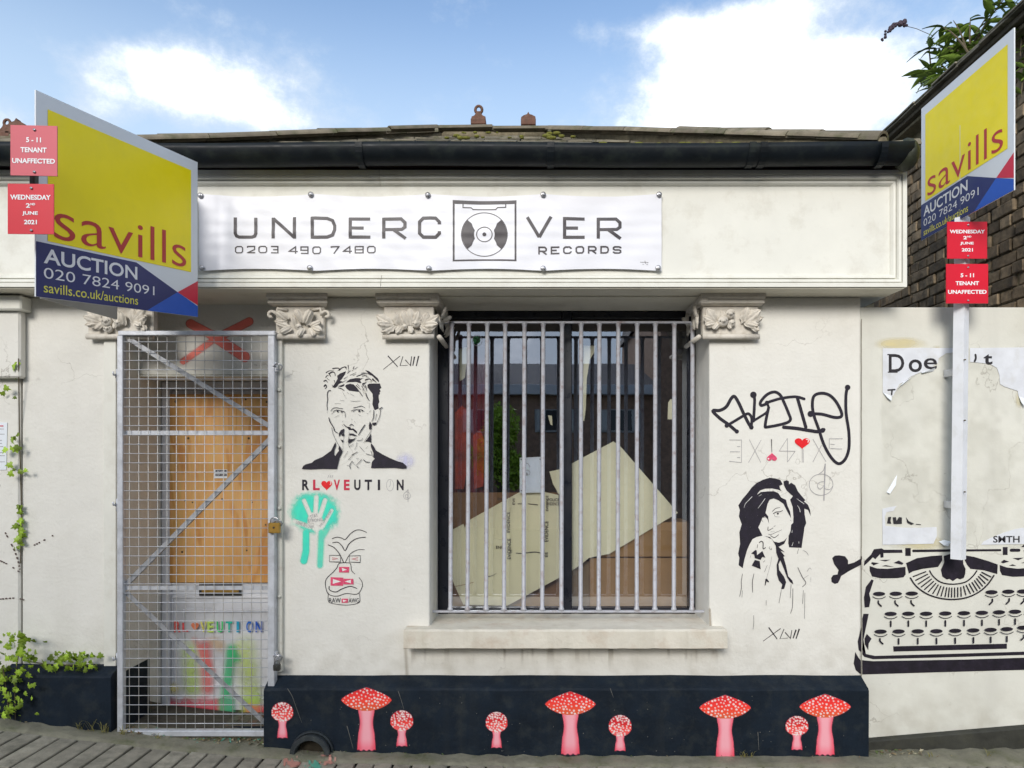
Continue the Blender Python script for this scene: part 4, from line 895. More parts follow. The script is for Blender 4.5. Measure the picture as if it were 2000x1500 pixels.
xlvii(W0, (1430, 1040, 6.82), [([(485,1265),(600,1420)],17),([(645,1278),(410,1448)],10),([(690,1285),(635,1415),(740,1405)],10),([(705,1330),(775,1410),(795,1300)],14),([(850,1295),(810,1410)],20),([(893,1283),(850,1415)],20)], lab='black XLVII signature below the woman portrait')
# teal hand
def teal(x, y):
    u = (x - 540) * 5; v = (y - 920) * 5
    nn = vnoise(u, v, 60, 5) * .5 + vnoise(u, v, 22, 6) * .5
    body = sst(1 - np.hypot((u - 370) / 285, (v - 405) / 225) + (nn - .5) * .25, 0, .38)
    hand = np.minimum.reduce([seg(u, v, (270, 290), (335, 440)) - 17, seg(u, v, (390, 258), (382, 420)) - 19, seg(u, v, (475, 285), (425, 440)) - 18, seg(u, v, (540, 385), (455, 540)) - 13, seg(u, v, (178, 490), (330, 545)) - 17, seg(u, v, (375, 470), (400, 520)) - 66, seg(u, v, (340, 500), (410, 570)) - 34])
    a = body * sst(hand, -6, 16)
    legs = np.maximum.reduce([sst(-seg(u, v, (292, 600), (290, 780)), -46, -22), sst(-seg(u, v, (290, 780), (268, 875)), -46, -22), sst(-seg(u, v, (440, 600), (425, 920)), -44, -14) * .75, sst(-seg(u, v, (500, 560), (430, 680)), -40, -10) * .7])
    gap = sst(np.abs(u - 355), 15, 45)
    a = np.maximum(a, legs * np.clip(gap, 0, 1))
    return .04, .86 - .15 * nn, .56, np.clip(a * .88, 0, .9)
raster('hand_stencil', shop, W0, 556, 950, 668, 1115, 1.4, teal, label='teal sprayed silhouette of an open hand')
p = Paint(W0, base=.0022).set(540, 920, 5)
for t, x0, y0, x1, y1, r in (('STAY', 330, 420, 405, 455, -18), ('STRONG', 310, 465, 450, 495, -8), ('LOVE IS LOVE', 190, 510, 360, 540, 17), ('ONE LOVE NO HURT', 385, 455, 575, 475, -53)): p.text(t, x0, y0, x1, y1, PENCIL, rot=r)
H = BLACKP
for pts, w in (([(545,660),(590,645),(640,655),(672,668),(720,615),(770,580),(820,575),(880,598)],8),([(550,700),(600,695),(640,730),(672,775),(710,710),(780,660),(870,645)],9),([(505,720),(560,745),(610,800),(655,888)],9),([(672,890),(720,810),(790,770),(860,767)],6),([(765,1003),(735,970),(725,910),(700,895),(615,900),(590,945),(550,990),(490,1050),(478,1110),(500,1190),(540,1215),(600,1220),(680,1195),(790,1200),(838,1130),(835,1080),(808,1040)],7),([(515,1125),(520,1160),(580,1180),(640,1150),(720,1125),(785,1145)],9),([(508,1190),(508,1270),(560,1295),(680,1308),(780,1295),(815,1270),(812,1195)],6)): p.stroke(pts, w, H, taper=(.8, .8), mid=1.15)
for pts in ([(520,822),(628,822),(625,888),(518,885)],[(712,828),(822,825),(818,892),(712,888)]): p.stroke(pts, 5, H, sm=False, closed=True)
for pts in ([(545,845),(600,855),(548,865)],[(795,845),(735,858),(795,870)]): p.stroke(pts, 5, CRIM, sm=False, closed=True)
for pts in ([(612,935),(712,935),(708,990),(612,988)],[(530,1035),(652,1040),(652,1118),(530,1118)],[(655,1050),(750,1052),(755,1105),(655,1105)],[(638,1245),(698,1245),(698,1285),(638,1285)]): p.fill(pts, PINKP)
for pts in ([(640,945),(690,962),(645,978)],[(552,1052),(632,1078),(552,1100)],[(728,1060),(668,1078),(728,1095)],[(650,1255),(688,1265),(652,1278)]): p.fill(pts, WALLW)
p.text('RAW', 515, 1238, 628, 1285, H); p.text('AWG', 706, 1240, 808, 1285, H)
p.obj('marker_doodle', shop, 'marker pen doodle of a vase shaped face under wavy lines')
# lavender scuff by the portrait's right shoulder
raster('lavender_scuff', shop, W0, 755, 872, 815, 930, 2.0, lambda x, y: (.62, .62, .85, .55 * sst(-np.hypot((x - 792) / 24, (y - 900) / 20), -1, -.3) * (.4 + vnoise(x, y, 6, 2))), d=.0009)
# tag + exisixe
p = Paint(W0).set(1380, 740, 6.25); T_ = PURP
for pts, w in (([(370,645),(270,560),(160,480),(75,390),(160,385),(240,340),(300,240),(340,215),(390,290),(450,420),(510,540),(550,600)],40),([(245,572),(350,510),(450,450),(510,425),(550,480),(545,590)],34),([(570,190),(585,240),(582,350),(572,515)],36),([(560,520),(640,470),(730,410),(755,350),(738,300)],30),([(740,300),(665,325),(662,275),(740,190),(830,160),(900,200),(950,300),(1000,420),(1022,500),(950,545),(740,588),(715,570),(735,450),(757,350)],36),([(735,290),(900,240),(1080,218),(1190,245)],34),([(1110,240),(1150,380),(1210,590)],40),([(940,590),(1100,605),(1250,630),(1370,645),(1430,620)],42),([(1255,428),(1400,430),(1560,470),(1640,460),(1642,400),(1580,280),(1500,200),(1400,175),(1310,210),(1290,320),(1310,450),(1370,620),(1430,800),(1520,960),(1610,1035),(1690,980),(1735,850),(1735,650),(1702,420),(1700,200),(1720,100)],37)):
    p.stroke(pts, w, T_)
for c, r in (((1720, 105), 34), ((1268, 428), 38), ((1415, 628), 30), ((570, 195), 40), ((368, 642), 26), ((245, 570), 27), ((545, 590), 28), ((735, 292), 26)): p.disc(c, r, T_)
for (x0, y0, x1, y1) in ((275,745,420,745),(425,740,425,1020),(285,888,405,890),(275,1005,425,1020),(520,740,660,1020),(665,745,510,1020),(985,725,885,880),(885,880,1080,882),(1080,882,985,1015),(985,725,985,880),(985,885,985,1015),(1165,850,1165,1020),(1178,860,1180,1020),(1295,735,1455,1010),(1400,810,1295,1015),(1495,730,1660,730),(1495,730,1495,850),(1510,850,1650,855),(1510,795,1560,800),(370,825,410,825),(370,960,408,958)):
    p.stroke([(x0, y0), (x1, y1)], 6, PENCIL, sm=False, cap=False)
p.stroke([(790, 740), (795, 895)], 10, K, taper=(1, .6)); p.heart(1165, 780, 185, 140, REDP); p.heart(795, 958, 125, 105, PINKP, -1); p.stroke([(1215, 740), (1240, 745), (1235, 775)], 9, WALLW); p.disc((752, 975), 10, WALLW)
p.stroke([(1445, 1040), (1430, 1480)], 14, PENCIL, sm=False); p.ring((1395, 1290), 145, 130, 6, PENCIL); p.stroke([(1440,1250),(1370,1265),(1350,1310),(1385,1345),(1430,1300)], 7, PENCIL); p.stroke([(1375,1155),(1420,1120),(1440,1060)], 7, PENCIL); p.stroke([(1445,1340),(1500,1350),(1535,1310)], 6, PENCIL)
p.obj('graffiti_tag', shop, 'looping thick black graffiti tag over thin grey letters and hearts')
# woman portrait
p = Paint(W0).set(1430, 920, 10)
p.fill([(730,130),(850,145),(940,175),(965,220),(985,260),(920,290),(935,350),(965,390),(900,365),(780,340),(640,345),(540,380),(480,465),(560,410),(700,395),(820,395),(900,430),(960,520),(1050,560),(1080,680),(1130,790),(1150,920),(1090,820),(1000,640),(900,570),(810,535),(730,560),(690,640),(650,820),(700,880),(720,1030),(690,940),(640,885),(590,910),(560,990),(510,1100),(550,1180),(590,1260),(470,1290),(396,1330),(340,1430),(293,1537),(242,1713),(205,1896),(125,1838),(139,1698),(117,1610),(154,1420),(139,1200),(185,1040),(130,880),(150,760),(120,670),(200,545),(300,430),(380,320),(480,230),(600,170)], K)
p.fill([(1000,200),(1060,180),(1105,195),(1110,260),(1150,225),(1230,280),(1280,390),(1350,480),(1430,570),(1400,590),(1480,660),(1520,760),(1535,880),(1480,760),(1410,735),(1415,850),(1445,1020),(1410,1100),(1400,1190),(1375,1350),(1355,1500),(1110,1490),(1095,1400),(1100,1270),(1140,1170),(1150,1050),(1190,1010),(1195,900),(1180,700),(1130,560),(1185,490),(1060,380),(1010,280)], K)
for pts, w in (([(785,788),(850,730),(935,712)],16),([(805,832),(860,800),(930,795),(985,770)],24),([(820,840),(840,885),(925,898)],7),([(700,1090),(702,1160),(795,1110)],18),([(815,1080),(848,1065)],13),([(705,1230),(760,1236),(870,1190),(968,1145)],10),([(745,1258),(810,1296),(850,1285),(908,1240)],18),([(565,945),(600,990)],14),([(600,905),(655,900)],13),([(750,1190),(830,1175)],5),([(1135,955),(1150,985)],9)): p.stroke(pts, w, K, taper=(.6, .4), mid=1.3)
p.disc((890, 832), 20, K, ry=18)
for pts in ([(230,720),(255,640),(330,560),(385,500)],[(500,730),(560,650),(640,540)],[(520,490),(565,460)],[(1260,540),(1330,590),(1400,640)],[(1270,670),(1310,730),(1325,800)],[(1170,1150),(1165,1200)],[(1190,1390),(1165,1460)],[(1300,1370),(1300,1410)]): p.stroke(pts, 11, WALLW, taper=(.3, .8), mid=1.3)
p.set(1430, 1040, 6.82)
p.fill([(425,45),(500,60),(555,120),(620,135),(690,110),(730,65),(690,150),(615,190),(700,265),(640,240),(700,315),(680,320),(715,440),(745,580),(800,640),(812,690),(770,660),(730,600),(690,490),(640,370),(615,420),(625,500),(690,590),(717,660),(690,750),(650,755),(665,690),(620,640),(595,560),(590,430),(615,350),(585,270),(580,180),(530,90),(470,60)], K)
for pts in ([(310,230),(325,240),(330,300),(400,245),(440,335),(400,325),(375,365),(300,340),(290,290),(250,280)],[(300,365),(365,380),(378,488),(258,440)],[(440,620),(460,612),(487,650),(487,665),(455,650),(440,705),(432,705)]): p.fill(pts, K)
for pts, w in (([(360,135),(385,115),(410,140),(410,215),(442,200)],18),([(338,160),(330,205)],11),([(500,185),(490,205),(520,228),(522,205)],7),([(135,550),(120,650),(120,740),(98,850)],11),([(135,770),(128,862)],8),([(287,550),(268,650),(268,740),(272,795)],13),([(428,525),(465,432)],8),([(525,320),(505,430),(455,610)],4),([(450,900),(450,970)],8),([(652,760),(635,860),(620,940)],8),([(782,690),(770,870)],10),([(806,745),(800,980),(775,1075)],11),([(872,465),(930,590),(978,670),(932,722)],12),([(945,770),(935,945)],10),([(965,800),(960,1145)],8),([(940,235),(985,260),(1012,302)],6),([(880,215),(865,280)],9),([(283,1100),(285,1200),(275,1290)],7),([(990,520),(1030,470),(1052,495)],5),([(945,612),(1012,568)],5),([(1045,590),(1042,660)],4),([(245,305),(238,330)],6),([(410,395),(435,370)],8)): p.stroke(pts, w, K, taper=(.5, .5), mid=1.3)
p.obj('portrait_stencil', shop, 'black stencil portrait of a woman with long dark hair and headband')

def drips(x, y):
    n1 = vnoise(x, y * .05, 5, 31); n2 = vnoise(x, y, 30, 32); L_ = 20 + 38 * vnoise(x, x * 0, 9, 33)
    a = sst(-(y - 1268), -L_, 0) * sst(y, 1266, 1269) * sst(n1, .5, .8) * .32 * (.4 + n2)
    e = np.maximum(sst(-seg(x, y, (792, 1268), (795, 1320)), -5, 0) * .35, sst(-seg(x, y, (1386, 1190), (1388, 1232)), -3, 0) * .8)
    return .36, .30, .22, np.clip(np.maximum(a, e), 0, .8)
raster('drip_stains', shop, W0, 785, 1160, 1425, 1330, 2.4, drips, d=.0006)
p = Paint(onwall(-.1015), base=.002); DUST = mat('chipped_plaster', (.13, .13, .12), .9, .3, 60)
for pts in ([(562, 1345), (571, 1360), (580, 1385), (590, 1412)], [(778, 1350), (784, 1368), (789, 1385)], [(678, 1418), (684, 1440), (690, 1462)], [(1192, 1345), (1198, 1362)], [(1480, 1430), (1482, 1465)]): p.stroke(pts, 1.3, DUST, taper=(1, .3))
for k in range(60): p.disc((random.uniform(540, 1690), random.uniform(1355, 1470)), random.uniform(.4, 1.1), DUST, n=6)
p.obj('plinth_scratches', shop)
# mushrooms on the plinth
def mush(cx, ty, w, h, capH, big, seed):
    r = np.random.RandomState(seed)
    pts = []; asp = w / 2 / capH; lim = .30 if big else .26
    for _ in range(2500):
        c_ = r.uniform(-1, 1), r.uniform(0, 1)
        if all(math.hypot((c_[0] - e[0]) * asp * (1 if big else 1.0), c_[1] - e[1]) > (lim * .42 if big else lim * .36) for e in pts): pts.append(c_)
        if len(pts) > (95 if big else 60): break
    def fn(x, y):
        u = (x - cx) / (w / 2); v = (y - ty) / capH
        if big: up = 1 - np.clip(1 - np.abs(u), 0, 1) ** .62; top = up * .55; bot = .55 + .45 * np.clip(1 - u * u, 0, 1) ** .8
        else: top = .5 - .5 * np.sqrt(np.clip(1 - u * u, 0, 1)); bot = .5 + .5 * np.sqrt(np.clip(1 - u * u * .9, 0, 1))
        cap = sst(np.minimum(v - top, bot - v) * capH, -.6, .8) * (np.abs(u) < 1)
        sw = (w * .155 if big else w * .20); hh = ty + h; sv = (y - (ty + capH * .85)) / (hh - ty - capH * .85)
        ww = sw * (.95 + .12 * np.cos(sv * 9) + .65 * np.clip(sv - .72, 0, 1) * 2); stem = sst(ww - np.abs(x - cx), -.6, .8) * (sv > 0) * sst(1 - sv + .014 * np.cos((x - cx) * .6), 0, .03)
        a = np.maximum(cap, stem)
        t = np.clip(v, 0, 1) if big else np.clip(v, 0, 1)
        R = .62 + .25 * np.sin(t * 3) ; G = .015 + .10 * t * t; Bc = .02 + .01 * t
        if not big: R = np.where(t < .55, .45 + .5 * t, .85); G = .01 + .20 * np.clip(t - .4, 0, 1); Bc = .02 + .22 * np.clip(t - .5, 0, 1)
        edge = sst(np.abs(x - cx) / ww, .3, 1.0)
        sr, sg, sb = .88 - .06 * edge, .38 - .26 * edge, .44 - .26 * edge
        base = sst(sv, .7, 1); sg = sg * (1 - .5 * base); sb = sb * (1 - .4 * base)
        R = np.where(cap > .4, R, sr); G = np.where(cap > .4, G, sg); Bc = np.where(cap > .4, Bc, sb)
        for i, (pu, pv) in enumerate(pts):
            yy = ty + capH * (pv if not big else .06 + .9 * pv); xx = cx + pu * w / 2 * (.97 if big else math.sqrt(max(0, 1 - (2 * pv - 1) ** 2)) * .98)
            rr = (1.7 if i % 3 else 2.3) * (.75 if big and abs(pu) > .8 else 1)
            dd = sst(rr - np.hypot(x - xx, (y - yy) * 1.1), -.3, .7) * (cap > .5)
            R = R * (1 - dd) + .85 * dd; G = G * (1 - dd) + .70 * dd; Bc = Bc * (1 - dd) + .68 * dd
        halo = 0
        return R, G, Bc, np.clip(a, 0, 1)
    raster('mushroom_painting', shop, onwall(-.1015), cx - w / 2 - 4, ty - 3, cx + w / 2 + 4, ty + h + 3, 1.15, fn, d=.004)
for i, (cx, ty, w, h, ch, big) in enumerate(((716, 1342, 98, 124, 46, 1), (1114, 1350, 98, 124, 46, 1), (1416, 1357, 100, 124, 46, 1), (1611, 1355, 100, 120, 46, 1), (552, 1371, 42, 70, 38, 0), (785, 1387, 44, 70, 40, 0), (970, 1390, 42, 70, 40, 0), (1211, 1396, 44, 70, 42, 0), (1556, 1398, 44, 66, 38, 0))): mush(cx, ty, w, h, ch, big, i + 3)
# half-round pipe hood at the foot of the plinth
q = MB(); hx, hz_ = X(607, -.14), Z(1472, -.14)
vs = []; n = 18
ringsp = [(.118, -.098), (.118, -.12), (.112, -.128), (.106, -.122), (.106, -.15), (.112, -.158), (.108, -.166), (.085, -.168), (.080, -.160), (.080, -.098)]
for k in range(n + 1):
    a = math.pi * k / n; vs += [(hx + r * math.cos(a), y, hz_ + r * math.sin(a) * .98) for r, y in ringsp]
m_ = len(ringsp); q.add(vs, [(i * m_ + k, i * m_ + (k + 1) % m_, (i + 1) * m_ + (k + 1) % m_, (i + 1) * m_ + k) for i in range(n) for k in range(m_)] + [tuple(range(m_)), tuple(n * m_ + k for k in range(m_))], mat('hood_black', (.02, .026, .03), .6, .3, 8, .5, 60, dark=(.09, .10, .09), dscale=12, damt=.6, coord='World'), False); 
q.obj('pipe_hood', shop)
q = MB(); q.prism([(hx + .08 * math.cos(a), hz_ + .08 * math.sin(a)) for a in np.linspace(0, math.pi, 14)], lambda u, v, d: (u, d, v), -.106, -.1025, mat('hole_dark', (.025, .02, .012), .95, .5, 30)); q.obj('pipe_opening', shop)

# ------------------------------------------------------------------ banner
bn = thing('shop_banner', 'white vinyl banner with record shop name screwed to the fascia board', 'banner', (X(840, -.17), -.175, Z(528, -.17)))
BY = -.185
def bshape(px, py, d):
    """gentle ripples and pull-lines towards the screws; edges sag between the fixings"""
    e = min(1, (px - 388) / 12, (1292 - px) / 12); t = (py - 378) / 150
    k = ((px - 393) / 223.5) % 1; sag = math.sin(k * math.pi) * 1.0
    dy = 5 * sag * (1 - t) - 4 * sag * t if True else 0
    w = .0008 * math.sin(py * .26 + .3 * math.sin(px * .02)) * math.sin(max(0, min(1, t)) * math.pi) + .0012 * math.sin(px * .05 + py * .06) + .003 * sag * abs(2 * t - 1)
    w += .0006 * math.sin(px * .11 - py * .13)
    return (X(px, BY), BY - .002 + w * .9 - d, Z(py + dy, BY))
q = MB(); nx, ny = 220, 44; vs = []
for j in range(ny + 1):
    for i in range(nx + 1): vs.append(bshape(388 + 904 * i / nx, 379 + 150 * j / ny, 0))
q.add(vs, [(j * (nx + 1) + i, (j + 1) * (nx + 1) + i, (j + 1) * (nx + 1) + i + 1, j * (nx + 1) + i + 1) for j in range(ny) for i in range(nx)], BANNER, True)
o = q.obj('vinyl_sheet', bn, fixn=False); o.location = -bn.location
p = Paint(bshape, base=.0010); I_ = INK
def dense(pts, step=4):
    out = []
    for (a, b_) in zip(pts[:-1], pts[1:]):
        n = max(1, int(math.hypot(b_[0] - a[0], b_[1] - a[1]) / step)); out += [(a[0] + (b_[0] - a[0]) * i / n, a[1] + (b_[1] - a[1]) * i / n) for i in range(n)]
    return out + [pts[-1]]
p.d = .0016
def ln(pts, w): p.stroke(dense(pts), w, I_, sm=False, cap=False)
p.set(380, 200, 3.571)
W = 24
def rect(x0, y0, x1, y1): 
    n = 6
    for k in range(max(1, int((y1 - y0) / 22))):
        m = max(1, int((y1 - y0) / 22)); ya = y0 + (y1 - y0) * k / m; yb = y0 + (y1 - y0) * (k + 1) / m
        mm = max(1, int((x1 - x0) / 22))
        for a in range(mm): p.fill([(x0 + (x1 - x0) * a / mm, ya), (x0 + (x1 - x0) * (a + 1) / mm, ya), (x0 + (x1 - x0) * (a + 1) / mm, yb), (x0 + (x1 - x0) * a / mm, yb)], I_); p.k -= 1
    p.k += 1
def glyph(ch, x0, y0, x1, y1, w, h):
    """square extended capitals; w = stem width, h = bar height"""
    c = (x1 - x0) * .16; a = w / 2; e = h / 2
    L, R, T, Bt = x0 + a, x1 - a, y0 + e, y1 - e; M = (y0 + y1) / 2
    def S_(pts, closed=False): p.stroke(dense(pts + ([pts[0]] if closed else []), 6 / p.o[2] * 3.5), (w + h) / 2 if w != h else w, I_, sm=False, cap=False)
    k = c
    D = {'U': [[(L, y0), (L, Bt - k), (L + k * .3, Bt - k * .3), (L + k, Bt), (R - k, Bt), (R - k * .3, Bt - k * .3), (R, Bt - k), (R, y0)]],
         'N': [[(L, y1), (L, y0)], [(L, y0 + e * .6), (R, y1 - e * .6)], [(R, y1), (R, y0)]],
         'D': [[(L, y0), (L, y1)], [(L, T), (R - k * 1.8, T), (R - k * .5, T + k * .5), (R, T + k * 1.8), (R, Bt - k * 1.8), (R - k * .5, Bt - k * .5), (R - k * 1.8, Bt), (L, Bt)]],
         'E': [[(L, y0), (L, y1)], [(L, T), (x1, T)], [(L, M), (x1 - c * 1.9, M)], [(L, Bt), (x1, Bt)]],
         'R': [[(L, y0), (L, y1)], [(L, T), (R - k, T), (R, T + k), (R, M + e - k * .6), (R - k * .8, M + e), (L, M + e)], [(x0 + (x1 - x0) * .45, M + e), (x1 - a * .6, y1)]],
         'C': [[(R, y0 + (y1 - y0) * .34), (R, T + k), (R - k, T), (L + k, T), (L, T + k), (L, Bt - k), (L + k, Bt), (R - k, Bt), (R, Bt - k), (R, y1 - (y1 - y0) * .34)]],
         'V': [[(L, y0), ((x0 + x1) / 2, y1 - e)], [((x0 + x1) / 2, y1 - e), (R, y0)]],
         'O': [[(L + k, T), (R - k, T), (R, T + k), (R, Bt - k), (R - k, Bt), (L + k, Bt), (L, Bt - k), (L, T + k), (L + k, T)]],
         'S': [[(R, y0 + (y1 - y0) * .28), (R, T + k * .6), (R - k, T), (L + k, T), (L, T + k * .6), (L, M - k * .6), (L + k, M), (R - k, M), (R, M + k * .6), (R, Bt - k * .6), (R - k, Bt), (L + k, Bt), (L, Bt - k * .6), (L, y1 - (y1 - y0) * .28)]],
         '2': [[(L, y0 + (y1 - y0) * .25), (L, T), (R, T), (R, M), (L, Bt), (x1, Bt)]],
         '3': [[(L, T), (R, T), (R, M), (x0 + c * 2, M)], [(R, M), (R, Bt), (L, Bt)]],
         '4': [[(R - k, y1), (R - k, T), (L, y1 - (y1 - y0) * .3), (x1, y1 - (y1 - y0) * .3)]],
         '9': [[(R, M), (L, M), (L, T), (R, T), (R, Bt), (L, Bt)]],
         '7': [[(L, y0 + (y1 - y0) * .2), (L, T), (R, T), (x0 + (x1 - x0) * .35, y1)]],
         '8': [[(L, T), (R, T), (R, Bt), (L, Bt), (L, T)], [(L, M), (R, M)]]}
    D['0'] = D['O']
    for pts in D[ch]: S_(pts)
for ch, x0, x1 in (('U', 274, 440), ('N', 538, 710), ('D', 810, 990), ('E', 1075, 1226), ('R', 1308, 1480), ('C', 1558, 1720)): glyph(ch, x0, 797, x1, 951, 24, 21)
o = p.obj('name_lettering', bn); o.location = -bn.location; p = Paint(bshape, base=.0016).set(380, 200, 3.571)
for ch, x0, x1 in zip('0203', (282, 366, 446, 530), (340, 424, 508, 586)): glyph(ch, x0, 1006, x1, 1060, 9, 8)
for ch, x0, x1 in zip('490', (655, 738, 822), (720, 796, 884)): glyph(ch, x0, 1006, x1, 1060, 9, 8)
for ch, x0, x1 in zip('7480', (950, 1034, 1116, 1202), (1012, 1098, 1180, 1264)): glyph(ch, x0, 1006, x1, 1060, 9, 8)
o = p.obj('phone_number', bn); o.location = -bn.location; p = Paint(bshape, base=.0016).set(850, 200, 3.571)
for ch, x0, x1 in (('V', 630, 820), ('E', 890, 1042), ('R', 1125, 1300)): glyph(ch, x0, 797, x1, 952, 24, 21)
o = p.obj('name_lettering', bn); o.location = -bn.location; p = Paint(bshape, base=.0016).set(850, 200, 3.571)
for i, ch in enumerate('RECORDS'): glyph(ch, 718 + i * 86.5, 1007, 718 + i * 86.5 + 62, 1062, 12, 10)
o = p.obj('records_lettering', bn); o.location = -bn.location; p = Paint(bshape, base=.0016).set(850, 200, 3.571)
rect(122, 673, 567, 698)
for pts, w in (([(129, 698), (129, 1110)], 13), ([(560, 698), (560, 1110)], 13), ([(122, 1110), (567, 1110)], 11), ([(194, 698), (194, 724), (250, 724), (264, 737), (422, 737), (436, 722), (492, 722), (492, 698)], 7)): ln(pts, w)
cx_, cy_ = 343, 921
p.ring((cx_, cy_), 160, 161, 5, I_, n=72); p.ring((cx_, cy_), 54, 54, 6, I_, n=40); p.disc((cx_, cy_), 14, I_)
for sgn in (-1, 1):
    n = 26
    for i in range(n):
        a0 = -.74 + 1.48 * i / n; a1 = -.74 + 1.48 * (i + 1) / n
        def pt(a, r): return (cx_ + sgn * r * math.cos(a), cy_ + r * math.sin(a))
        def rin(a): return 72 + 46 * max(0, (abs(a) - .42) / .32) ** 1.2
        rm = lambda a: (rin(a) + 155) / 2
        p.fill([pt(a0, rin(a0)), pt(a1, rin(a1)), pt(a1, rm(a1)), pt(a0, rm(a0))], I_); p.k -= 1
        p.fill([pt(a0, rm(a0)), pt(a1, rm(a1)), pt(a1, 157), pt(a0, 157)], I_); p.k -= 1
p.k += 1
o = p.obj('record_logo', bn); o.location = -bn.location; p = Paint(bshape, base=.0016).set(850, 200, 3.571)
p.text('nonstop', 1430, 1117, 1486, 1126, I_, off=.01); p.stroke([(1445, 1136), (1455, 1136)], 2, I_, sm=False); p.stroke([(1462, 1110), (1468, 1130)], 3, I_, sm=False); p.stroke([(1472, 1136), (1484, 1136)], 2, I_, sm=False)
o = p.obj('maker_mark', bn); o.location = -bn.location
scr = None
for (a, b_) in ((393, 383), (608, 381), (836, 382), (1061, 381), (1287, 381), (396, 524), (606, 524), (838, 525), (1061, 525), (1285, 524)):
    if scr is None:
        q = MB(); q.tube([(0, 0, 0), (0, -.006, 0), (0, -.008, 0)], .01, STEEL, 14, rs=[.0155, .0145, .009]); q.tube([(0, -.006, 0), (0, -.013, 0), (0, -.016, 0)], .01, mat('screw_cap', (.65, .65, .68), .3, metal=.5), 10, rs=[.009, .008, .004]); scr = q.obj('screw', bn); o = scr
    else: o = quickcopy(scr, bn)
    o.location = Vector((X(a, BY), BY - .007, Z(b_, BY))) - bn.location

# ------------------------------------------------------------------ security gate
SY = -.06
gate = thing('security_gate', 'tall galvanised wire mesh security gate padlocked over the boarded doorway', 'gate', (X(385, SY), SY, Z(1435, SY)))
gp = gate.location
def gl_(o): o.location = o.location - gp; return o
def gx(px): return X(px, SY)
def gzz(py): return Z(py, SY)
q = MB(); q.bbox(gx(232), SY - .018, gzz(1433), gx(243), SY + .018, gzz(656), GALV, .003); gl_(q.obj('frame_post', gate))
q = MB(); q.bbox(gx(525), SY - .018, gzz(1437), gx(538), SY + .03, gzz(656), GALV, .003); gl_(q.obj('frame_post', gate))
q = MB(); q.bbox(gx(234), SY - .02, gzz(656), gx(539), SY + .02, gzz(647), GALV, .003); gl_(q.obj('frame_rail', gate))
q = MB(); q.bbox(gx(243.3), SY - .02, gzz(1436), gx(524.7), SY + .02, gzz(1425), GALV, .003); gl_(q.obj('frame_rail', gate))
def angle_bar(a, b_, w, name):
    """L-section brace behind the mesh"""
    a = Vector((gx(a[0]), SY + .014, gzz(a[1]))); b_ = Vector((gx(b_[0]), SY + .014, gzz(b_[1]))); d = (b_ - a); L = d.length; d.normalize(); up = Vector((0, 1, 0)).cross(d).normalized()
    if up.z < 0: up = -up
    q = MB(); pr_ = [(0, 0), (0, w), (.003, w), (.003, .004), (.022, .004), (.022, 0)]; pr_ = [(y, h - w / 2) for y, h in pr_]
    A_ = [a + Vector((0, y, 0)) + up * h for y, h in pr_]; B2 = [b_ + Vector((0, y, 0)) + up * h for y, h in pr_]; n = len(pr_)
    q.add(A_ + B2, [(i, (i + 1) % n, n + (i + 1) % n, n + i) for i in range(n)] + [tuple(range(n)), tuple(range(n, 2 * n))], BRACE if name == 'brace' else GALV); return gl_(q.obj(name, gate))
angle_bar((243, 845), (525, 845), .024, 'cross_rail'); angle_bar((243, 1149), (525, 1149), .024, 'cross_rail')
angle_bar((247, 660), (524, 832), .026, 'brace'); angle_bar((524, 858), (243, 1142), .026, 'brace'); angle_bar((243, 1158), (522, 1420), .026, 'brace')
vw = hw = None
for i in range(15):
    px = 253 + i * 18.35
    if vw is None: q = MB(); q.tube([(0, 0, 0), (0, 0, gzz(656) - gzz(1425))], .0021, WIRE, 6); vw = q.obj('wire', gate); o = vw
    else: o = quickcopy(vw, gate)
    o.location = Vector((gx(px), SY - .001, gzz(1425))) - gp
for j in range(42):
    py = 668 + j * 18.15
    if hw is None: q = MB(); q.tube([(0, 0, 0), (gx(525) - gx(243), 0, 0)], .0022, GALV, 6); hw = q.obj('wire', gate); o = hw
    else: o = quickcopy(hw, gate)
    o.location = Vector((gx(243), SY - .0065, gzz(py))) - gp
for py in (733, 986, 1287):
    q = MB(); x0h = gx(231); q.tube([(x0h, SY, gzz(py + 12)), (x0h, SY, gzz(py - 12))], .011, GALV, 10); q.bbox(x0h - .03, SY + .02, gzz(py + 4), x0h + .005, SY + .035, gzz(py - 4), DKMET, .001)
    q.tube([(x0h - .012, SY + .03, gzz(py)), (x0h - .012, SY - .025, gzz(py)), (x0h - .012, SY - .03, gzz(py - 6))], .005, GALV, 8); gl_(q.obj('hinge', gate))
for py in (717, 1021, 1281):
    q = MB(); xe = gx(539); pts = [(xe - .01, SY - .012, gzz(py)), (xe + .012, SY - .03, gzz(py - 5)), (xe + .035, SY - .03, gzz(py - 4)), (xe + .045, SY - .022, gzz(py)), (xe + .035, SY - .02, gzz(py + 6)), (xe + .01, SY - .02, gzz(py + 5))]
    q.tube(pts, .005, STEEL, 8); q.bbox(xe - .004, SY - .01, gzz(py + 9), xe + .006, SY + .02, gzz(py - 9), GALV, .001); gl_(q.obj('staple', gate))
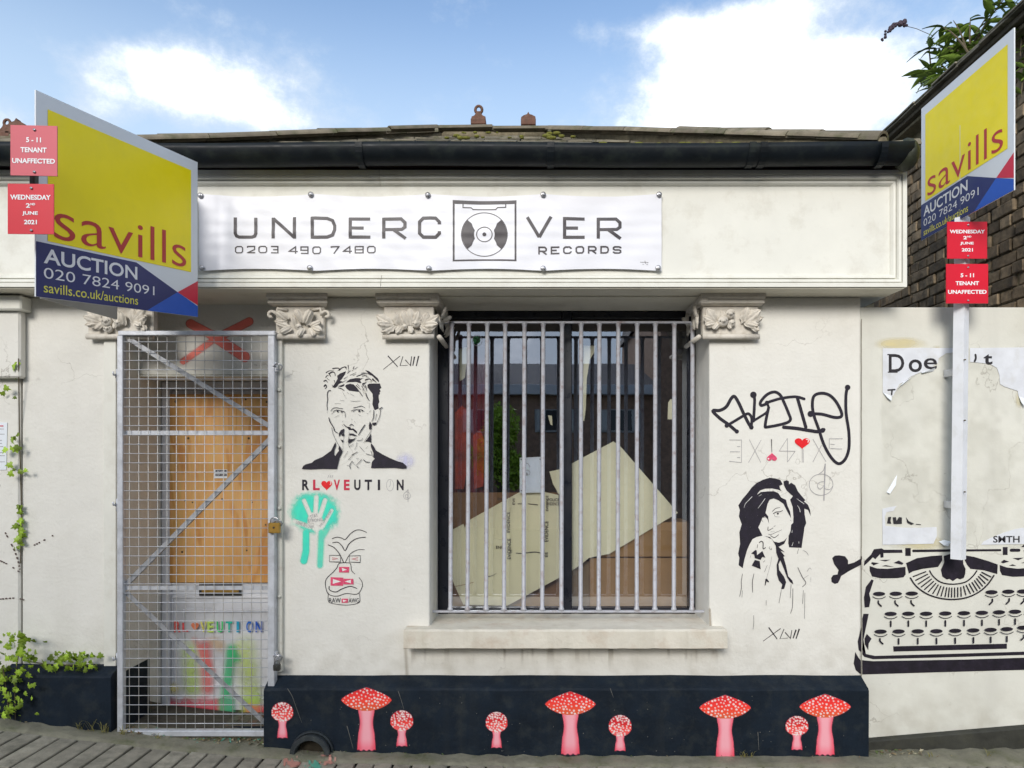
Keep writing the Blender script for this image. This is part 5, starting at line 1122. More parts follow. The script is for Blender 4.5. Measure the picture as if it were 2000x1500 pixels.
def padlock(px, py, w, h, mt, label, shackle):
    o = thing('padlock', label, 'padlock', (X(px, -.095), -.095, Z(py, -.095)))
    q = MB(); q.bbox(-w / 2, -.012, -h, w / 2, .012, 0, mt, .004); q.tube([(0, -.0135, -h * .45), (0, -.0115, -h * .45)], .006, DKMET, 8); q.obj('body', o)
    q = MB(); q.tube([(-w * .33, 0, 0), (-w * .33, 0, shackle * .6), (-w * .2, 0, shackle * .9), (0, 0, shackle), (w * .2, 0, shackle * .9), (w * .33, 0, shackle * .6), (w * .33, 0, 0)], .0042, STEEL, 8); q.obj('shackle', o)
    return o
padlock(536, 1021, .064, .058, BRASS, 'brass padlock hanging halfway up the right edge of the mesh gate', .03)
padlock(541, 1297, .038, .036, DKMET, 'small dark padlock with long shackle low on the mesh gate', .05)

# ------------------------------------------------------------------ auction boards
def board(A, Bp, H, tilt, label, leaf2=None, group='estate agent auction boards'):
    """A, Bp: bottom corners (left, right as seen); H height"""
    A = Vector(A); Bp = Vector(Bp); up = Vector((0, 0, 1)); r = Bp - A; nrm = r.cross(up).normalized()
    if nrm.dot(Vector((0, CAMY, CAMZ)) - A) < 0: nrm = -nrm
    t = thing('auction_board', label, 'sign', tuple(A), group)
    def f(u, v, d): return A + r * u + up * (H * (1 - v)) + nrm * d - t.location
    q = MB(); vs = [f(0, 0, 0), f(1, 0, 0), f(1, 1, 0), f(0, 1, 0), f(0, 0, -.006), f(1, 0, -.006), f(1, 1, -.006), f(0, 1, -.006)]
    q.add(vs, [(0, 1, 2, 3), (7, 6, 5, 4), (0, 4, 5, 1), (1, 5, 6, 2), (2, 6, 7, 3), (3, 7, 4, 0)], BWHITE); q.obj('panel', t)
    p = Paint(f, base=.0012)
    p.fill([(.055, .07), (.945, .07), (.945, .72), (.055, .72)], YEL)
    p.fill([(0, .732), (.55, .732), (.84, .862), (.62, 1), (0, 1)], NAVY); p.fill([(.84, .862), (1, .768), (1, .925)], BRED); p.fill([(.84, .862), (1, .932), (1, 1), (.62, 1)], BLUE)
    p.obj('printed_panel', t)
    p = Paint(f, base=.0022)
    for nm, a in (('name_lettering', ('savills', .085, .50, .905, .70, SRED, -.008)), ('auction_lettering', ('AUCTION', .035, .757, .555, .832, WTXT, .018)), ('phone_number', ('020 7824 9091', .035, .852, .67, .905, WTXT, -.004)), ('web_address', ('savills.co.uk/auctions', .035, .925, .56, .975, YTXT, .004))):
        p = Paint(f, base=.0022); p.text(*a[:6], off=a[6]); p.obj(nm, t)
    return t, f
def plate(par, cpx, cpy, wpx, hpx, Y, lines, mt, yaw=0.0, rib=False):
    c = P(cpx, cpy, Y); k = (4 + Y) / FX; w, h = wpx * k, hpx * k; rt = Vector((math.cos(yaw), math.sin(yaw), 0)); nn = Vector((math.sin(yaw), -math.cos(yaw), 0))
    def f(u, v, d): return c + rt * ((u - .5) * w) + Vector((0, 0, (.5 - v) * h)) + nn * d - par.location
    q = MB(); cc = [(0, 0), (1, 0), (1, 1), (0, 1)]; q.add([f(u, v, 0) for u, v in cc] + [f(u, v, -.004) for u, v in cc], [(0, 1, 2, 3), (7, 6, 5, 4), (0, 4, 5, 1), (1, 5, 6, 2), (2, 6, 7, 3), (3, 7, 4, 0)], mt)
    q.obj('date_plate' if 'JUNE' in str(lines) else 'tenant_plate', par)
    p = Paint(f, base=.0012)
    for (t, x0, y0, x1, y1) in lines: p.text(t, x0, y0, x1, y1, WTXT, off=.03)
    p.obj('plate_lettering', par)
    for v in (.09, .93):
        q = MB(); s = f(.52, v, 0); q.tube([s + par.location * 0, s + nn * .004], .005, STEEL, 8); q.obj('screw', par)
dateL = [('WEDNESDAY', .06, .22, .94, .32), ('2', .40, .39, .49, .48), ('ND', .50, .385, .60, .43), ('JUNE', .32, .55, .66, .64), ('2021', .36, .72, .64, .81)]
tenL = [('5 - 11', .34, .24, .66, .34), ('TENANT', .22, .44, .78, .54), ('UNAFFECTED', .04, .66, .96, .76)]
Dl, Dr = 2.71, 3.62
b1, f1 = board((X(70, Dl - 4), Dl - 4, Z(579, Dl - 4)), (X(386, Dr - 4), Dr - 4, Z(619, Dr - 4)), .804, 0, 'auction board over the left pilaster with pink and red plates clipped to its near edge')
plate(b1, 66, 294, 88, 98, Dl - 4 - .09, tenL, PLPALE, 0.05); plate(b1, 60, 408, 88, 98, Dl - 4 - .09, dateL, PLRED, .03)
q = MB(); a = Vector((X(75, Dl - 4), Dl - 4, Z(600, Dl - 4))) - b1.location
q.bbox(a.x - .008, a.y - .04, a.z + .28, a.x + .012, a.y - .012, a.z + .64, DKMET, .003); q.obj('mounting_batten', b1)
# second leaf of the V board
q = MB(); a0 = Vector((X(72, Dl - 4), Dl - 4 + .03, Z(579, Dl - 4))) - b1.location; e0 = Vector((X(229, -.42), -.42, Z(624, -.42))) - b1.location; e0.z = (Z(624, -.42)) - b1.location.z
a0z = a0.z + .0
vs = [(a0.x - .004, a0.y, a0z), (e0.x, e0.y, e0.z), (e0.x, e0.y, e0.z + .8), (a0.x - .004, a0.y, a0z + .8)]; vs2 = [(x - .006, y + .002, z) for x, y, z in vs]
q.add(vs + vs2, [(0, 1, 2, 3), (7, 6, 5, 4), (0, 4, 5, 1), (1, 5, 6, 2), (2, 6, 7, 3), (3, 7, 4, 0)], mat('board_back_grey', (.52, .52, .51), .6, .06, 5)); q.obj('back_panel', b1)
q = MB(); m_b = Vector((X(386, Dr - 4), Dr - 4, 2.9)) - b1.location; q.bbox(m_b.x - .14, m_b.y - .02, m_b.z - .35, m_b.x - .105, m_b.y + .17, m_b.z + .25, WHITEW, .003); q.obj('wall_batten', b1)
b2, f2 = board((2.362, .23, Z(470, .23)), (2.372, -.57, Z(371, -.57)), .80, 0, 'auction board on a tall white post in front of the dark brick side wall')
# post, rotated square section
ptY = -.13; pt_ = [Vector((X(1879.5, ptY), ptY, Z(425, ptY))), Vector((X(1871.5, ptY), ptY, Z(1092, ptY)))]
q = MB(); vs = []
for c in pt_:
    for k in range(4):
        a = math.radians(45 + 90 * k) + .62; vs.append(c - b2.location + Vector((math.cos(a) * .040, math.sin(a) * .040, 0)))
q.add(vs, [(0, 1, 5, 4), (1, 2, 6, 5), (2, 3, 7, 6), (3, 0, 4, 7), (0, 3, 2, 1), (4, 5, 6, 7)], mat('post_white', (.72, .74, .78), .5, .06, 9, .15, 50, dark=(.5, .5, .46), dscale=14, damt=.4)); q.obj('post', b2)
for py in (705, 822, 960):
    q = MB(); c = Vector((X(1885, ptY - .05), ptY - .052, Z(py, ptY))) - b2.location; q.tube([c, c + Vector((0, .01, 0))], .004, STEM, 8); q.obj('bolt', b2)
for zz in (2.2, 1.45):
    q = MB(); c = Vector((X(1875, ptY), ptY, zz)) - b2.location; q.bbox(c.x - .008, c.y + .03, c.z - .02, c.x + .02, c.y + .142, c.z + .02, GALV, .002); q.obj('wall_bracket', b2)
q = MB(); c = Vector((X(1879, ptY), ptY, Z(440, ptY))) - b2.location; q.bbox(c.x - .022, c.y - .022, c.z, c.x + .022, c.y + .022, c.z + .55, WHITEW, .003); q.obj('post_head', b2)
plate(b2, 1889, 469, 78, 72, -.20, dateL, PLRED); plate(b2, 1889, 554, 82, 77, -.20, tenL, PLRED)

# ------------------------------------------------------------------ right-hand hoarding wall and brick side wall
HY = .014
hw_ = thing('poster_wall', 'grubby cream rendered wall right of the shop with typewriter painting and torn posters', 'wall', (XR, HY, 0))
q = MB(); q.box(.002, 0, -.3, 3.2, .12, Z(600, HY), HOARD); o = q.obj('wall_face', hw_)
md = o.modifiers.new('bevel', 'BEVEL'); md.width = .006; md.segments = 2
q = MB(); n = 30; vs = []
for i in range(n + 1):
    x = XR + .003 + 3.15 * i / n; zt = Z(1444, HY) + (x - XR) * .085; 
    vs += [(x - XR, -.036, -.2), (x - XR, -.036 + random.uniform(-.001, .001), zt - .006), (x - XR, -.03, zt), (x - XR, -.002, zt + .006)]
q.add(vs, [(i * 4 + k, i * 4 + k + 1, (i + 1) * 4 + k + 1, (i + 1) * 4 + k) for i in range(n) for k in range(3)], mat('skirting_dark', (.035, .035, .028), .75, .3, 12, .6, 60, dark=(.06, .06, .04), dscale=9, damt=.7, coord='World')); q.obj('skirting', hw_)
WH = lambda px, py, d: (X(px, HY) - XR, -d, Z(py, HY))
# typewriter painting
p = Paint(WH).set(1660, 1040, 5.356); K = mat('typewriter_paint', (.010, .007, .014), .55, .5, 20, 0, dark=(.04, .03, .05), dscale=30, damt=.4, coord='World')
def clipx(pts): return pts
for pts in ([(145,350),(150,300),(220,230),(250,175),(330,165),(355,180),(545,180),(550,212),(350,215),(350,260),(320,265),(315,225),(265,280),(240,260),(180,320)],
            [(578,162),(635,162),(635,245),(578,245)],[(1598,152),(1648,152),(1648,235),(1598,235)],
            [(205,350),(280,375),(390,380),(580,358),(582,440),(560,468),(500,477),(330,480),(230,460),(205,400)],[(220,320),(230,310),(305,320),(245,345)],[(305,288),(425,284),(370,303)],[(455,318),(510,293),(560,320),(545,338)],[(330,352),(375,340),(460,360)],
            [(1565,340),(1640,365),(1750,378),(1990,362),(1990,455),(1700,463),(1590,445),(1568,400)],[(1575,310),(1610,285),(1665,305),(1600,322)],[(1700,268),(1820,262),(1760,290)],[(1660,348),(1700,332),(1742,350)],[(1785,318),(1880,300),(1900,325)],
            [(585,320),(700,268),(850,245),(962,238),(965,290),(920,360),(760,380),(660,405),(615,430)],[(1200,238),(1300,255),(1450,300),(1545,335),(1540,435),(1400,395),(1260,380),(1225,340),(1200,290)],
            [(980,245),(1040,225),(1180,255),(1185,330),(1208,380),(1205,430),(1190,475),(1150,490),(1120,478),(1075,508),(1040,485),(1010,492),(965,460),(950,390),(985,310)],
            [(225,490),(247,500),(215,600),(200,640),(215,700),(200,780),(152,785),(145,680),(165,570)],
            [(140,850),(195,850),(185,900),(140,1120),(126,1220),(165,1270),(260,1290),(1000,1270),(1990,1240),(1990,1275),(900,1308),(240,1325),(150,1300),(128,1275),(128,900)],
            [(175,1060),(225,1110),(195,1160),(190,1230),(155,1170),(150,1110)],[(450,1190),(1640,1162),(1640,1215),(455,1245)],
            [(127,1335),(240,1345),(1200,1328),(1990,1303),(1990,1432),(900,1462),(127,1485)], [(1790,150),(1830,115),(1900,110),(1900,160)]): p.fill(pts, K)
p.stroke([(662,192),(1040,188)],26,K,sm=False); p.stroke([(1190,187),(1570,184)],22,K,sm=False); p.stroke([(1685,185),(1765,185)],32,K,sm=False); p.stroke([(1830,190),(1990,186)],26,K,sm=False)
p.stroke([(832,400),(870,460),(950,520),(1070,540),(1200,520),(1280,460),(1325,400)],14,K); p.stroke([(630,475),(690,560),(800,640),(930,685),(1070,700),(1220,680),(1350,620),(1440,540),(1503,450)],16,K)
O_ = [(660,460),(720,550),(800,610),(905,655),(1000,672),(1075,675),(1150,668),(1260,635),(1340,600),(1400,540),(1468,462)]; I2 = [(790,410),(835,470),(885,525),(945,560),(1015,578),(1075,580),(1150,575),(1215,550),(1285,515),(1335,465),(1375,415)]
N_ = 24
for i in range(N_):
    t = i / (N_ - 1) * 10; k = min(9, int(t)); fr_ = t - k
    L_ = lambda q: (q[k][0] + (q[k + 1][0] - q[k][0]) * fr_, q[k][1] + (q[k + 1][1] - q[k][1]) * fr_)
    p.stroke([L_(O_), L_(I2)], 13, K, sm=False)
for row, bent in (([(300,640),(475,638),(642,636)], 1), ([(1475,622),(1650,616),(1805,614),(1960,610)], -1), ([(420,848),(604,846),(790,846),(990,843),(1185,840),(1372,836),(1550,830),(1717,824),(1880,818)], 0), ([(313,1032)], 1), ([(500,1030),(700,1028),(895,1027),(1090,1023),(1280,1018),(1460,1013),(1628,1005)], 0), ([(1800,990),(1960,985)], -1)):
    for (kx, ky) in row:
        p.disc((kx, ky), 64, K, ry=22, n=20); p.stroke([(kx - 66, ky + 30), (kx - 35, ky + 46), (kx, ky + 51), (kx + 35, ky + 46), (kx + 66, ky + 30)], 8, K)
        if bent: p.stroke([(kx - 8 * bent, ky + 75), (kx - 6 * bent, ky + 100), (kx + 22 * bent, ky + 128)], 17, K)
        else: p.stroke([(kx, ky + 78), (kx, ky + 130)], 18, K, sm=False)
p.obj('typewriter_painting', hw_, 'large black stencil painting of an old typewriter')
p = Paint(W0).set(1600, 920, 2.585)
p.fill([(65,440),(78,427),(100,425),(130,430),(145,450),(145,470),(175,462),(213,440),(213,472),(150,505),(110,530),(105,545),(95,565),(78,570),(62,560),(60,540),(70,525),(92,522),(97,500),(75,470)], K)
p.stroke([(212,448),(213,432)], 6, K, sm=False)
p.set(1660, 1040, 5.356); p.fill([(55,1250),(90,1310),(114,1340),(116,1480),(100,1475),(60,1440),(38,1370)], K); p.fill([(118,985),(118,1250),(90,1230),(80,1140)], K)
p.obj('typewriter_lever', shop, 'black painted typewriter lever and base corner running onto the shop wall')
# stains and ghost marks on the poster wall
def stains(x, y):
    n1 = vnoise(x, y, 40, 11) * .6 + vnoise(x, y, 13, 12) * .4
    res = sst(np.minimum.reduce([x - 1722, 2020 - x, y - 678, 1070 - y]) + (n1 - .5) * 10, 0, 4)
    yel = np.maximum.reduce([sst(-np.hypot((x - 1760) / 60, (y - 672) / 16), -1, -.3), sst(-np.hypot((x - 1800) / 70, (y - 1060) / 18), -1, -.25), sst(-np.hypot((x - 1830) / 16, (y - 688) / 14), -1, -.4), sst(-np.hypot((x - 1990) / 10, (y - 780) / 22), -1, -.3)]) * (.35 + .9 * n1)
    a = np.maximum(res * .18 * sst(n1, .25, .8), yel * .75)
    k = yel / (yel + res * .5 + 1e-5)
    return .56 * (1 - k) + .74 * k, .55 * (1 - k) + .64 * k, .48 * (1 - k) + .34 * k, a
raster('paste_residue', hw_, WH, 1700, 650, 2030, 1085, 4, stains, d=.0004)
def poster(pts, Y, label, texts=(), strokes=(), cat='poster', curlpts=()):
    cx = sum(a for a, _ in pts) / len(pts); base = Vector((X(cx, Y), Y, min(Z(b_, Y) for _, b_ in pts)))
    t = thing('torn_poster', label, cat, tuple(base)); q = MB()
    q.prism([(X(a, Y) - base.x, Z(b_, Y) - base.z) for a, b_ in pts], lambda u, v, d: (u, d, v), -.0012, .0, POSTER); q.obj('paper', t)
    f = lambda px, py, d: (X(px, Y) - base.x, -.0012 - d, Z(py, Y) - base.z)
    p = Paint(f, base=.0008)
    for (s_, x0, y0, x1, y1, off_) in texts: p.text(s_, x0, y0, x1, y1, INKB, off=off_)
    for st in strokes:
        if len(st) == 2: p.stroke(st[0], st[1], INKB)
        else: p.fill(st[0], INKB)
    p.obj('print', t)
    for c in curlpts:   # curled white torn edges, standing off the wall
        q = MB(); A_ = [Vector((X(a, Y) - base.x, -.002, Z(b_, Y) - base.z)) for a, b_ in c]; n = len(A_) // 2
        for i in range(len(A_)):
            if i >= n: A_[i].y = -.016
        q.poly(A_, PAPER); q.obj('curled_edge', t, fixn=False)
    return t
INKB = mat('poster_ink', (.02, .018, .022), .7, .4, 60)
S7 = lambda pts: [(1660 + a / 2.885, 580 + b_ / 2.885) for a, b_ in pts]
def t7(s_, a, b_, c, d, off_): q = S7([(a, b_), (c, d)]); return (s_, q[0][0], q[0][1], q[1][0], q[1][1], off_)
PYH = HY - .0025
poster(S7([(185,290),(400,286),(590,288),(590,312),(540,318),(500,345),(495,372),(470,385),(470,420),(400,425),(380,432),(340,450),(310,475),(280,490),(262,520),(250,545),(240,560),(215,560),(185,540)]), PYH, 'torn top corner of a white poster reading Doe left of the white post',
       [t7('D', 218, 322, 305, 424, .012), t7('o', 330, 352, 405, 424, .015), t7('e', 415, 345, 490, 408, .01)], [(S7([(212, 325), (250, 325)]), 2.2), (S7([(215, 424), (265, 424)]), 2.2), (S7([(214, 525), (252, 522)]), 3), (S7([(236, 525), (234, 550)]), 3)],
       curlpts=[S7([(250,540),(300,480),(385,425),(340,452),(275,505)]), S7([(185,538),(235,560),(226,586),(205,570)]), S7([(400,425),(470,418),(472,400),(400,430)])])
poster(S7([(676,288),(981,284),(1030,284),(1030,560),(975,575),(950,560),(945,530),(900,515),(870,505),(845,490),(842,440),(828,400),(790,378),(740,372),(676,366)]), PYH, 'torn upper right piece of the poster right of the white post',
       [t7('t', 752, 322, 802, 380, .03)], [(S7([(706, 326), (708, 345), (702, 362)]), 4)], curlpts=[S7([(950,560),(985,572),(975,620),(958,600)])])
poster(S7([(182,1195),(215,1185),(262,1178),(245,1205),(205,1212),(196,1240),(200,1290),(300,1300),(400,1300),(488,1296),(490,1345),(470,1390),(300,1394),(184,1396)]), PYH, 'torn bottom left corner of the poster above the typewriter roller',
       [], [(S7([(208,1276),(215,1240),(232,1238),(228,1260),(232,1278)]), 0, 0), (S7([(240,1242),(258,1240),(262,1262),(275,1240),(292,1242),(292,1278),(245,1280)]), 0, 0), (S7([(315,1240),(330,1262),(362,1278),(345,1284),(322,1272)]), 0, 0), (S7([(372,1280), (398, 1283)]), 1.4)],
       curlpts=[S7([(500,1378),(530,1368),(560,1378),(545,1402),(520,1398)]), S7([(205,1100),(265,1000),(250,1060),(218,1108)])])
poster(S7([(738,1396),(752,1378),(800,1355),(860,1330),(930,1308),(975,1300),(1010,1310),(1010,1392)]), PYH, 'small torn bottom corner of the poster printed SMTH',
       [t7('SMTH', 806, 1346, 955, 1384, .02)])
# fine crack between shop and poster wall
q = MB(); z = .1; pts = []
while z < 2.55: pts.append((XR + .0015 + random.uniform(-.001, .0015), -.0006, z)); z += .035
q.tube(pts, .0016, STEM, 4); q.obj('crack', shop)

# side brick wall
bw = thing('brick_side_wall', 'dark sooty brick side wall of the taller neighbour with slate verge', 'wall', (2.85, 0.02, 0)); BX = 2.85
q = MB(); q.box(.012, -.25, 2.56, .3, 6, 4.14, MORTAR); q.obj('mortar', bw)
q = MB(); q.bbox(-.004, -.048, -.034, .05, .107 - .002, .034, BRICK, .005)
b0 = q.obj('brick', bw); nb = 0
z0b = 2.612
for c in range(21):
    y = -.12 - (.1125 if c % 2 else 0)
    k = 0
    while y < 2.45 and nb < 285:
        if y > -.26:
            hz_k = random.random()
            o = b0 if nb == 0 else quickcopy(b0, bw)
            o.location = (random.uniform(-.008, .007), y + .05, z0b + c * .0752 + random.uniform(-.003, .003)); o.rotation_euler = (random.uniform(-.02, .02), random.uniform(-.04, .04), random.uniform(-.05, .05))
            full = (c % 2 == 0)
            o.scale = (1, (1.36 if full else .62) , random.uniform(.92, 1.06)); nb += 1
        y += .225 if (c % 2 == 0) else .112
        if c % 2 and y > 1.75: break
# verge: bedding, timber and slates
q = MB(); q.bbox(-.09, -.3, 4.14, .3, 6, 4.165, MORTAR, .004); q.obj('verge_bed', bw)
q = MB(); q.bbox(-.13, -.3, 4.167, .3, 6, 4.20, mat('verge_timber', (.10, .085, .06), .9, .4, 20, .6, 60, dark=(.03, .03, .02), dscale=10, damt=.7, coord='World'), .004); q.obj('verge_board', bw)
sv0 = None
for i in range(26):
    if sv0 is None: q = MB(); q.bbox(-.17, -.13, 0, .25, .13, .012, SLATE, .002); sv0 = q.obj('verge_slate', bw); o = sv0
    else: o = quickcopy(sv0, bw)
    o.location = (random.uniform(-.01, .01), -.2 + (i % 13) * .24, 4.205 + (i // 13) * .014 + random.uniform(0, .004)); o.rotation_euler = (random.uniform(-.02, .02), -.05, random.uniform(-.03, .03))

# ------------------------------------------------------------------ left neighbour
nb_ = thing('neighbour_wall', 'cream pilaster of the adjoining shop at the far left with white notice', 'wall', (-3.4, 0, 0))
def rb(x0, y0, z0, x1, y1, z1, mt, name, r=.004): q = MB(); q.bbox(x0 + 3.4, y0, z0, x1 + 3.4, y1, z1, mt, r); return q.obj(name, nb_)
rb(-4.2, .0, -.3, XL - .016, .4, WT - .005, STUCCO, 'wall_face', .01); rb(-4.2, -.055, Z(738, -.05), X(40, -.05), -.001, Z(606, -.05), STUCCO, 'upper_panel', .01); rb(-4.2, -.09, Z(605, -.09), X(41, -.09), -.001, Z(576, -.09), TRIM, 'bracket', .008)
q = MB(); q.box(XL - .016 + 3.4, .05, -.3, XL + .001 + 3.4, .4, WT, mat('joint_dark', (.05, .045, .03), .9)); q.obj('joint', nb_)
nf = thing('ridge_finials', 'pair of small dark ridge finials on the roof beyond the left board', 'finial', (0, 2.2, 0)); 
o = finial(X(14, 2.2), 0, Z(268, 2.2), 1.0, TERRA, True, nf); o.name = 'small_finial'
o = finial(X(36, 2.2), 0, Z(262, 2.2), 1.3, TERRA, False, nf); o.name = 'pointed_finial'
q = MB(); q.tube([(X(-60, 2.2), 0, Z(275, 2.2)), (X(70, 2.2), 0, Z(268, 2.2))], .06, HIP, 10); q.obj('ridge', nf)
pn = thing('paper_notice', 'white printed notice on the wall at the far left edge', 'notice', (X(0, 0), -.004, Z(919, 0)))
q = MB(); q.prism([(X(-40) - X(0), 0), (X(13) - X(0), .004), (X(15) - X(0), .275), (X(-40) - X(0), .28)], lambda u, v, d: (u, d, v), 0, .003, PAPER); q.obj('paper', pn)
p = Paint(lambda a, b_, d: (X(a) - X(0), -d, Z(b_) - Z(919)), base=.001)
for yy in (838, 848, 860, 866, 872, 884, 890, 902): p.stroke([(-20, yy), (random.uniform(4, 11), yy)], 1.1, PENCIL, sm=False, cap=False)
p.stroke([(-20, 832), (8, 832)], 2, CRIM, sm=False, cap=False); p.obj('print', pn)

# ------------------------------------------------------------------ plants
def ivyleaf():
    q = MB(); out = [(0, 0), (.28, -.12), (.5, .12), (.32, .34), (.42, .62), (.16, .60), (0, 1.0), (-.16, .60), (-.42, .62), (-.32, .34), (-.5, .12), (-.28, -.12)]
    vs = [(0, -.10, .38)] + [(u, .06 * abs(u) * 2 - .05 + (.12 if v > .9 else 0), v) for u, v in out]; n = len(out)
    q.add(vs, [(0, 1 + i, 1 + (i + 1) % n) for i in range(n)], IVYM); return q
iv0 = None
def ivy(label, spots, stems, size=(.020, .048)):
    global iv0
    c = spots[0]; t = thing('ivy_plant', label, 'ivy', tuple(c))
    q = MB()
    for s_ in stems: q.tube([Vector(v) - t.location for v in s_], .003, STEM, 5)
    q.obj('stem', t)
    for s_ in spots:
        if iv0 is None: iv0 = ivyleaf().obj('leaf', t); o = iv0
        else: o = quickcopy(iv0, t)
        o.location = s_ - t.location; o.rotation_euler = (random.uniform(-.9, .3), random.uniform(1.6, 4.7), random.uniform(-.8, .8)); k = random.uniform(*size); o.scale = (k, k, k)
    return t
sp = [P(random.uniform(50, 192), random.uniform(1272, 1308), -.09 + random.uniform(-.02, .04)) for _ in range(70)]
ivy('ivy spreading along the top of the left black plinth', sp, [[P(45, 1290, -.06), P(90, 1297, -.07), P(140, 1299, -.07), P(190, 1300, -.06)]])
sp = [P(random.gauss(22, 20), random.uniform(1235, 1400), -.14 + random.uniform(-.05, .08)) for _ in range(140)]
ivy('dense ivy clump growing from the pavement at the far left', sp, [[P(30, 1405, -.1), P(28, 1330, -.12), P(42, 1240, -.06)], [P(20, 1405, -.1), P(5, 1300, -.14)]])
sp = [P(random.gauss(27, 9), random.choice((random.uniform(705, 735), random.uniform(745, 790), random.uniform(800, 820), random.uniform(845, 880), random.uniform(905, 925))), -.03 - random.random() * .03) for _ in range(24)] 
sp += [P(random.gauss(37, 3), random.uniform(985, 1070), -.02 - random.random() * .02) for _ in range(20)]
ivy('thin ivy climbing the crack left of the shop', sp, [[P(40, 1100, -.006), P(42, 1000, -.01), P(38, 850, -.01), P(36, 700, -.06)]])
q = MB()
for pts in ([(0, 1095), (20, 1105), (42, 1120)], [(0, 1170), (30, 1168), (48, 1172)], [(60, 1068), (80, 1058), (105, 1045)], [(10, 1040), (30, 1080), (40, 1115)]):
    pts = catmull(pts, 5)
    for a in range(len(pts) - 1):
        if random.random() < .75: q.tube([P(*pts[a], -.003), P((pts[a][0] + pts[a + 1][0]) / 2, (pts[a][1] + pts[a + 1][1]) / 2, -.003)], .004, mat('ivy_scar', (.12, .08, .07), .9), 5)
q.obj('ivy_scars', shop)
# buddleia on the brick wall
def budleaf():
    q = MB(); n = 6; vs = []
    for i in range(n + 1):
        u = i / n; w = .17 * math.sin(math.pi * u ** .8) ; z = -.25 * u * u
        vs += [(u, -w, z + .05 * (1 - u)), (u, 0, z - .03), (u, w, z + .05 * (1 - u))]
    fs = [(i * 3 + k, (i + 1) * 3 + k, (i + 1) * 3 + k + 1, i * 3 + k + 1) for i in range(n) for k in range(2)]
    q.add(vs, fs, GREENL, True); return q
bud = thing('buddleia_bush', 'green leafy shrub growing on the brick wall top above right board', 'shrub', (2.95, .9, 4.2))
bl0 = None; q = MB()
def branch(a, b_, n, lmin, lmax, sag=.06):
    global bl0
    a, b_ = Vector(a), Vector(b_); pts = [a.lerp(b_, t) + Vector((0, 0, sag * math.sin(t * math.pi))) for t in np.linspace(0, 1, 7)]
    q.tube([v - bud.location for v in pts], .004, STEM, 5, rs=[.009, .008, .007, .006, .005, .004, .002])
    for i in range(n):
        t = random.uniform(.12, 1.0); k = min(5, int(t * 6)); pos = pts[k].lerp(pts[k + 1], t * 6 - k)
        if bl0 is None: bl0 = budleaf().obj('leaf', bud); o = bl0
        else: o = quickcopy(bl0, bud)
        s_ = random.uniform(lmin, lmax); o.location = pos - bud.location; o.scale = (s_, s_ * random.uniform(.8, 1.1), s_)
        az = math.atan2(b_.y - a.y, b_.x - a.x) + random.choice((-1, 1)) * random.uniform(.3, 1.5); o.rotation_euler = (random.uniform(-.6, .6), random.uniform(-.9, .7), az)
root = Vector((2.9, .75, 4.22))
for (px, py, Y, n) in ((1812, 72, .95, 9), (1830, 48, .9, 9), (1862, 40, .85, 11), (1895, 35, .8, 13), (1930, 45, .7, 12), (1826, 95, 1.0, 10), (1845, 110, .95, 12), (1806, 140, 1.05, 11), (1822, 125, 1.0, 10), (1805, 165, 1.1, 10), (1870, 75, .85, 14), (1890, 90, .8, 12), (1945, 8, .6, 10), (1975, -20, .45, 12), (1990, 20, .4, 12), (1960, 40, .5, 10), (1850, 150, .95, 8)):
    branch(root + Vector((0, random.uniform(-.25, .3), random.uniform(-.02, .02))), P(px, py, Y), int(n * 1.5), .09, .16)
for (px, py) in ((2010, 30), (1995, 60), (2015, 90), (1990, 110), (2005, 140), (2020, 170), (1998, 190)):
    branch(Vector((2.86, .05, Z(py, .05) + .1)), P(px + random.uniform(-6, 6), py, -.05), 9, .06, .11)
q.obj('branch', bud)
# drooping dead flower spike on a thin stalk
q = MB(); q.tube([P(1822, 70, .95) - bud.location, P(1790, 56, .95) - bud.location, P(1766, 50, .95) - bud.location], .002, STEM, 5); q.obj('stalk', bud)
q = MB(); fs_ = [(1765, 44), (1752, 48), (1742, 54), (1732, 64), (1727, 72), (1724, 78)]
for i, (a, b_) in enumerate(fs_ + [(1758, 46), (1747, 51), (1737, 59), (1768, 48)]):
    for k in range(3):
        bm = bmesh.new(); bmesh.ops.create_icosphere(bm, subdivisions=1, radius=1); s_ = (.022 - .002 * (i % 6)) * random.uniform(.6, 1)
        q.bm(bm, LILAC, False, Matrix.Translation(P(a + random.uniform(-3, 3), b_ + random.uniform(-3, 3), .95) - bud.location) @ Matrix.Diagonal((s_, s_, s_ * random.uniform(.6, 1.2), 1)))
q.obj('flower_spike', bud)

# ------------------------------------------------------------------ litter and weeds along the wall foot
LITM = [mat('litter_%d' % i, c, .8, .3, 40) for i, c in enumerate(((.30, .24, .13), (.16, .11, .06), (.42, .38, .26), (.10, .14, .04), (.10, .32, .24)))]
q = MB()
for i in range(420):
    r = random.random()
    if r < .55: px, Y = random.uniform(235, 560), random.uniform(-.10, -.01)
    elif r < .75: px, Y = random.uniform(1695, 1800), random.uniform(-.10, -.04)
    else: px, Y = random.uniform(0, 2000), random.uniform(-.135, -.11)
    x = X(px, Y); z = gz(x) + .016; s_ = random.uniform(.006, .018) * (.5 if r > .75 else 1); a = random.uniform(0, 6.28); ti = random.uniform(-.5, .5)
    d1 = Vector((math.cos(a), math.sin(a), ti)) * s_; d2 = Vector((-math.sin(a), math.cos(a), random.uniform(-.3, .6))) * s_ * .4; c = Vector((x, Y, z))
    q.add([c - d1, c + d2, c + d1, c - d2 + Vector((0, 0, s_ * .2))], [(0, 1, 2, 3)], random.choice(LITM if 260 < px < 520 else LITM[:4]))
q.obj('leaf_litter', kind='stuff', label='dry leaves and flakes of litter along the foot of the wall')
q = MB()
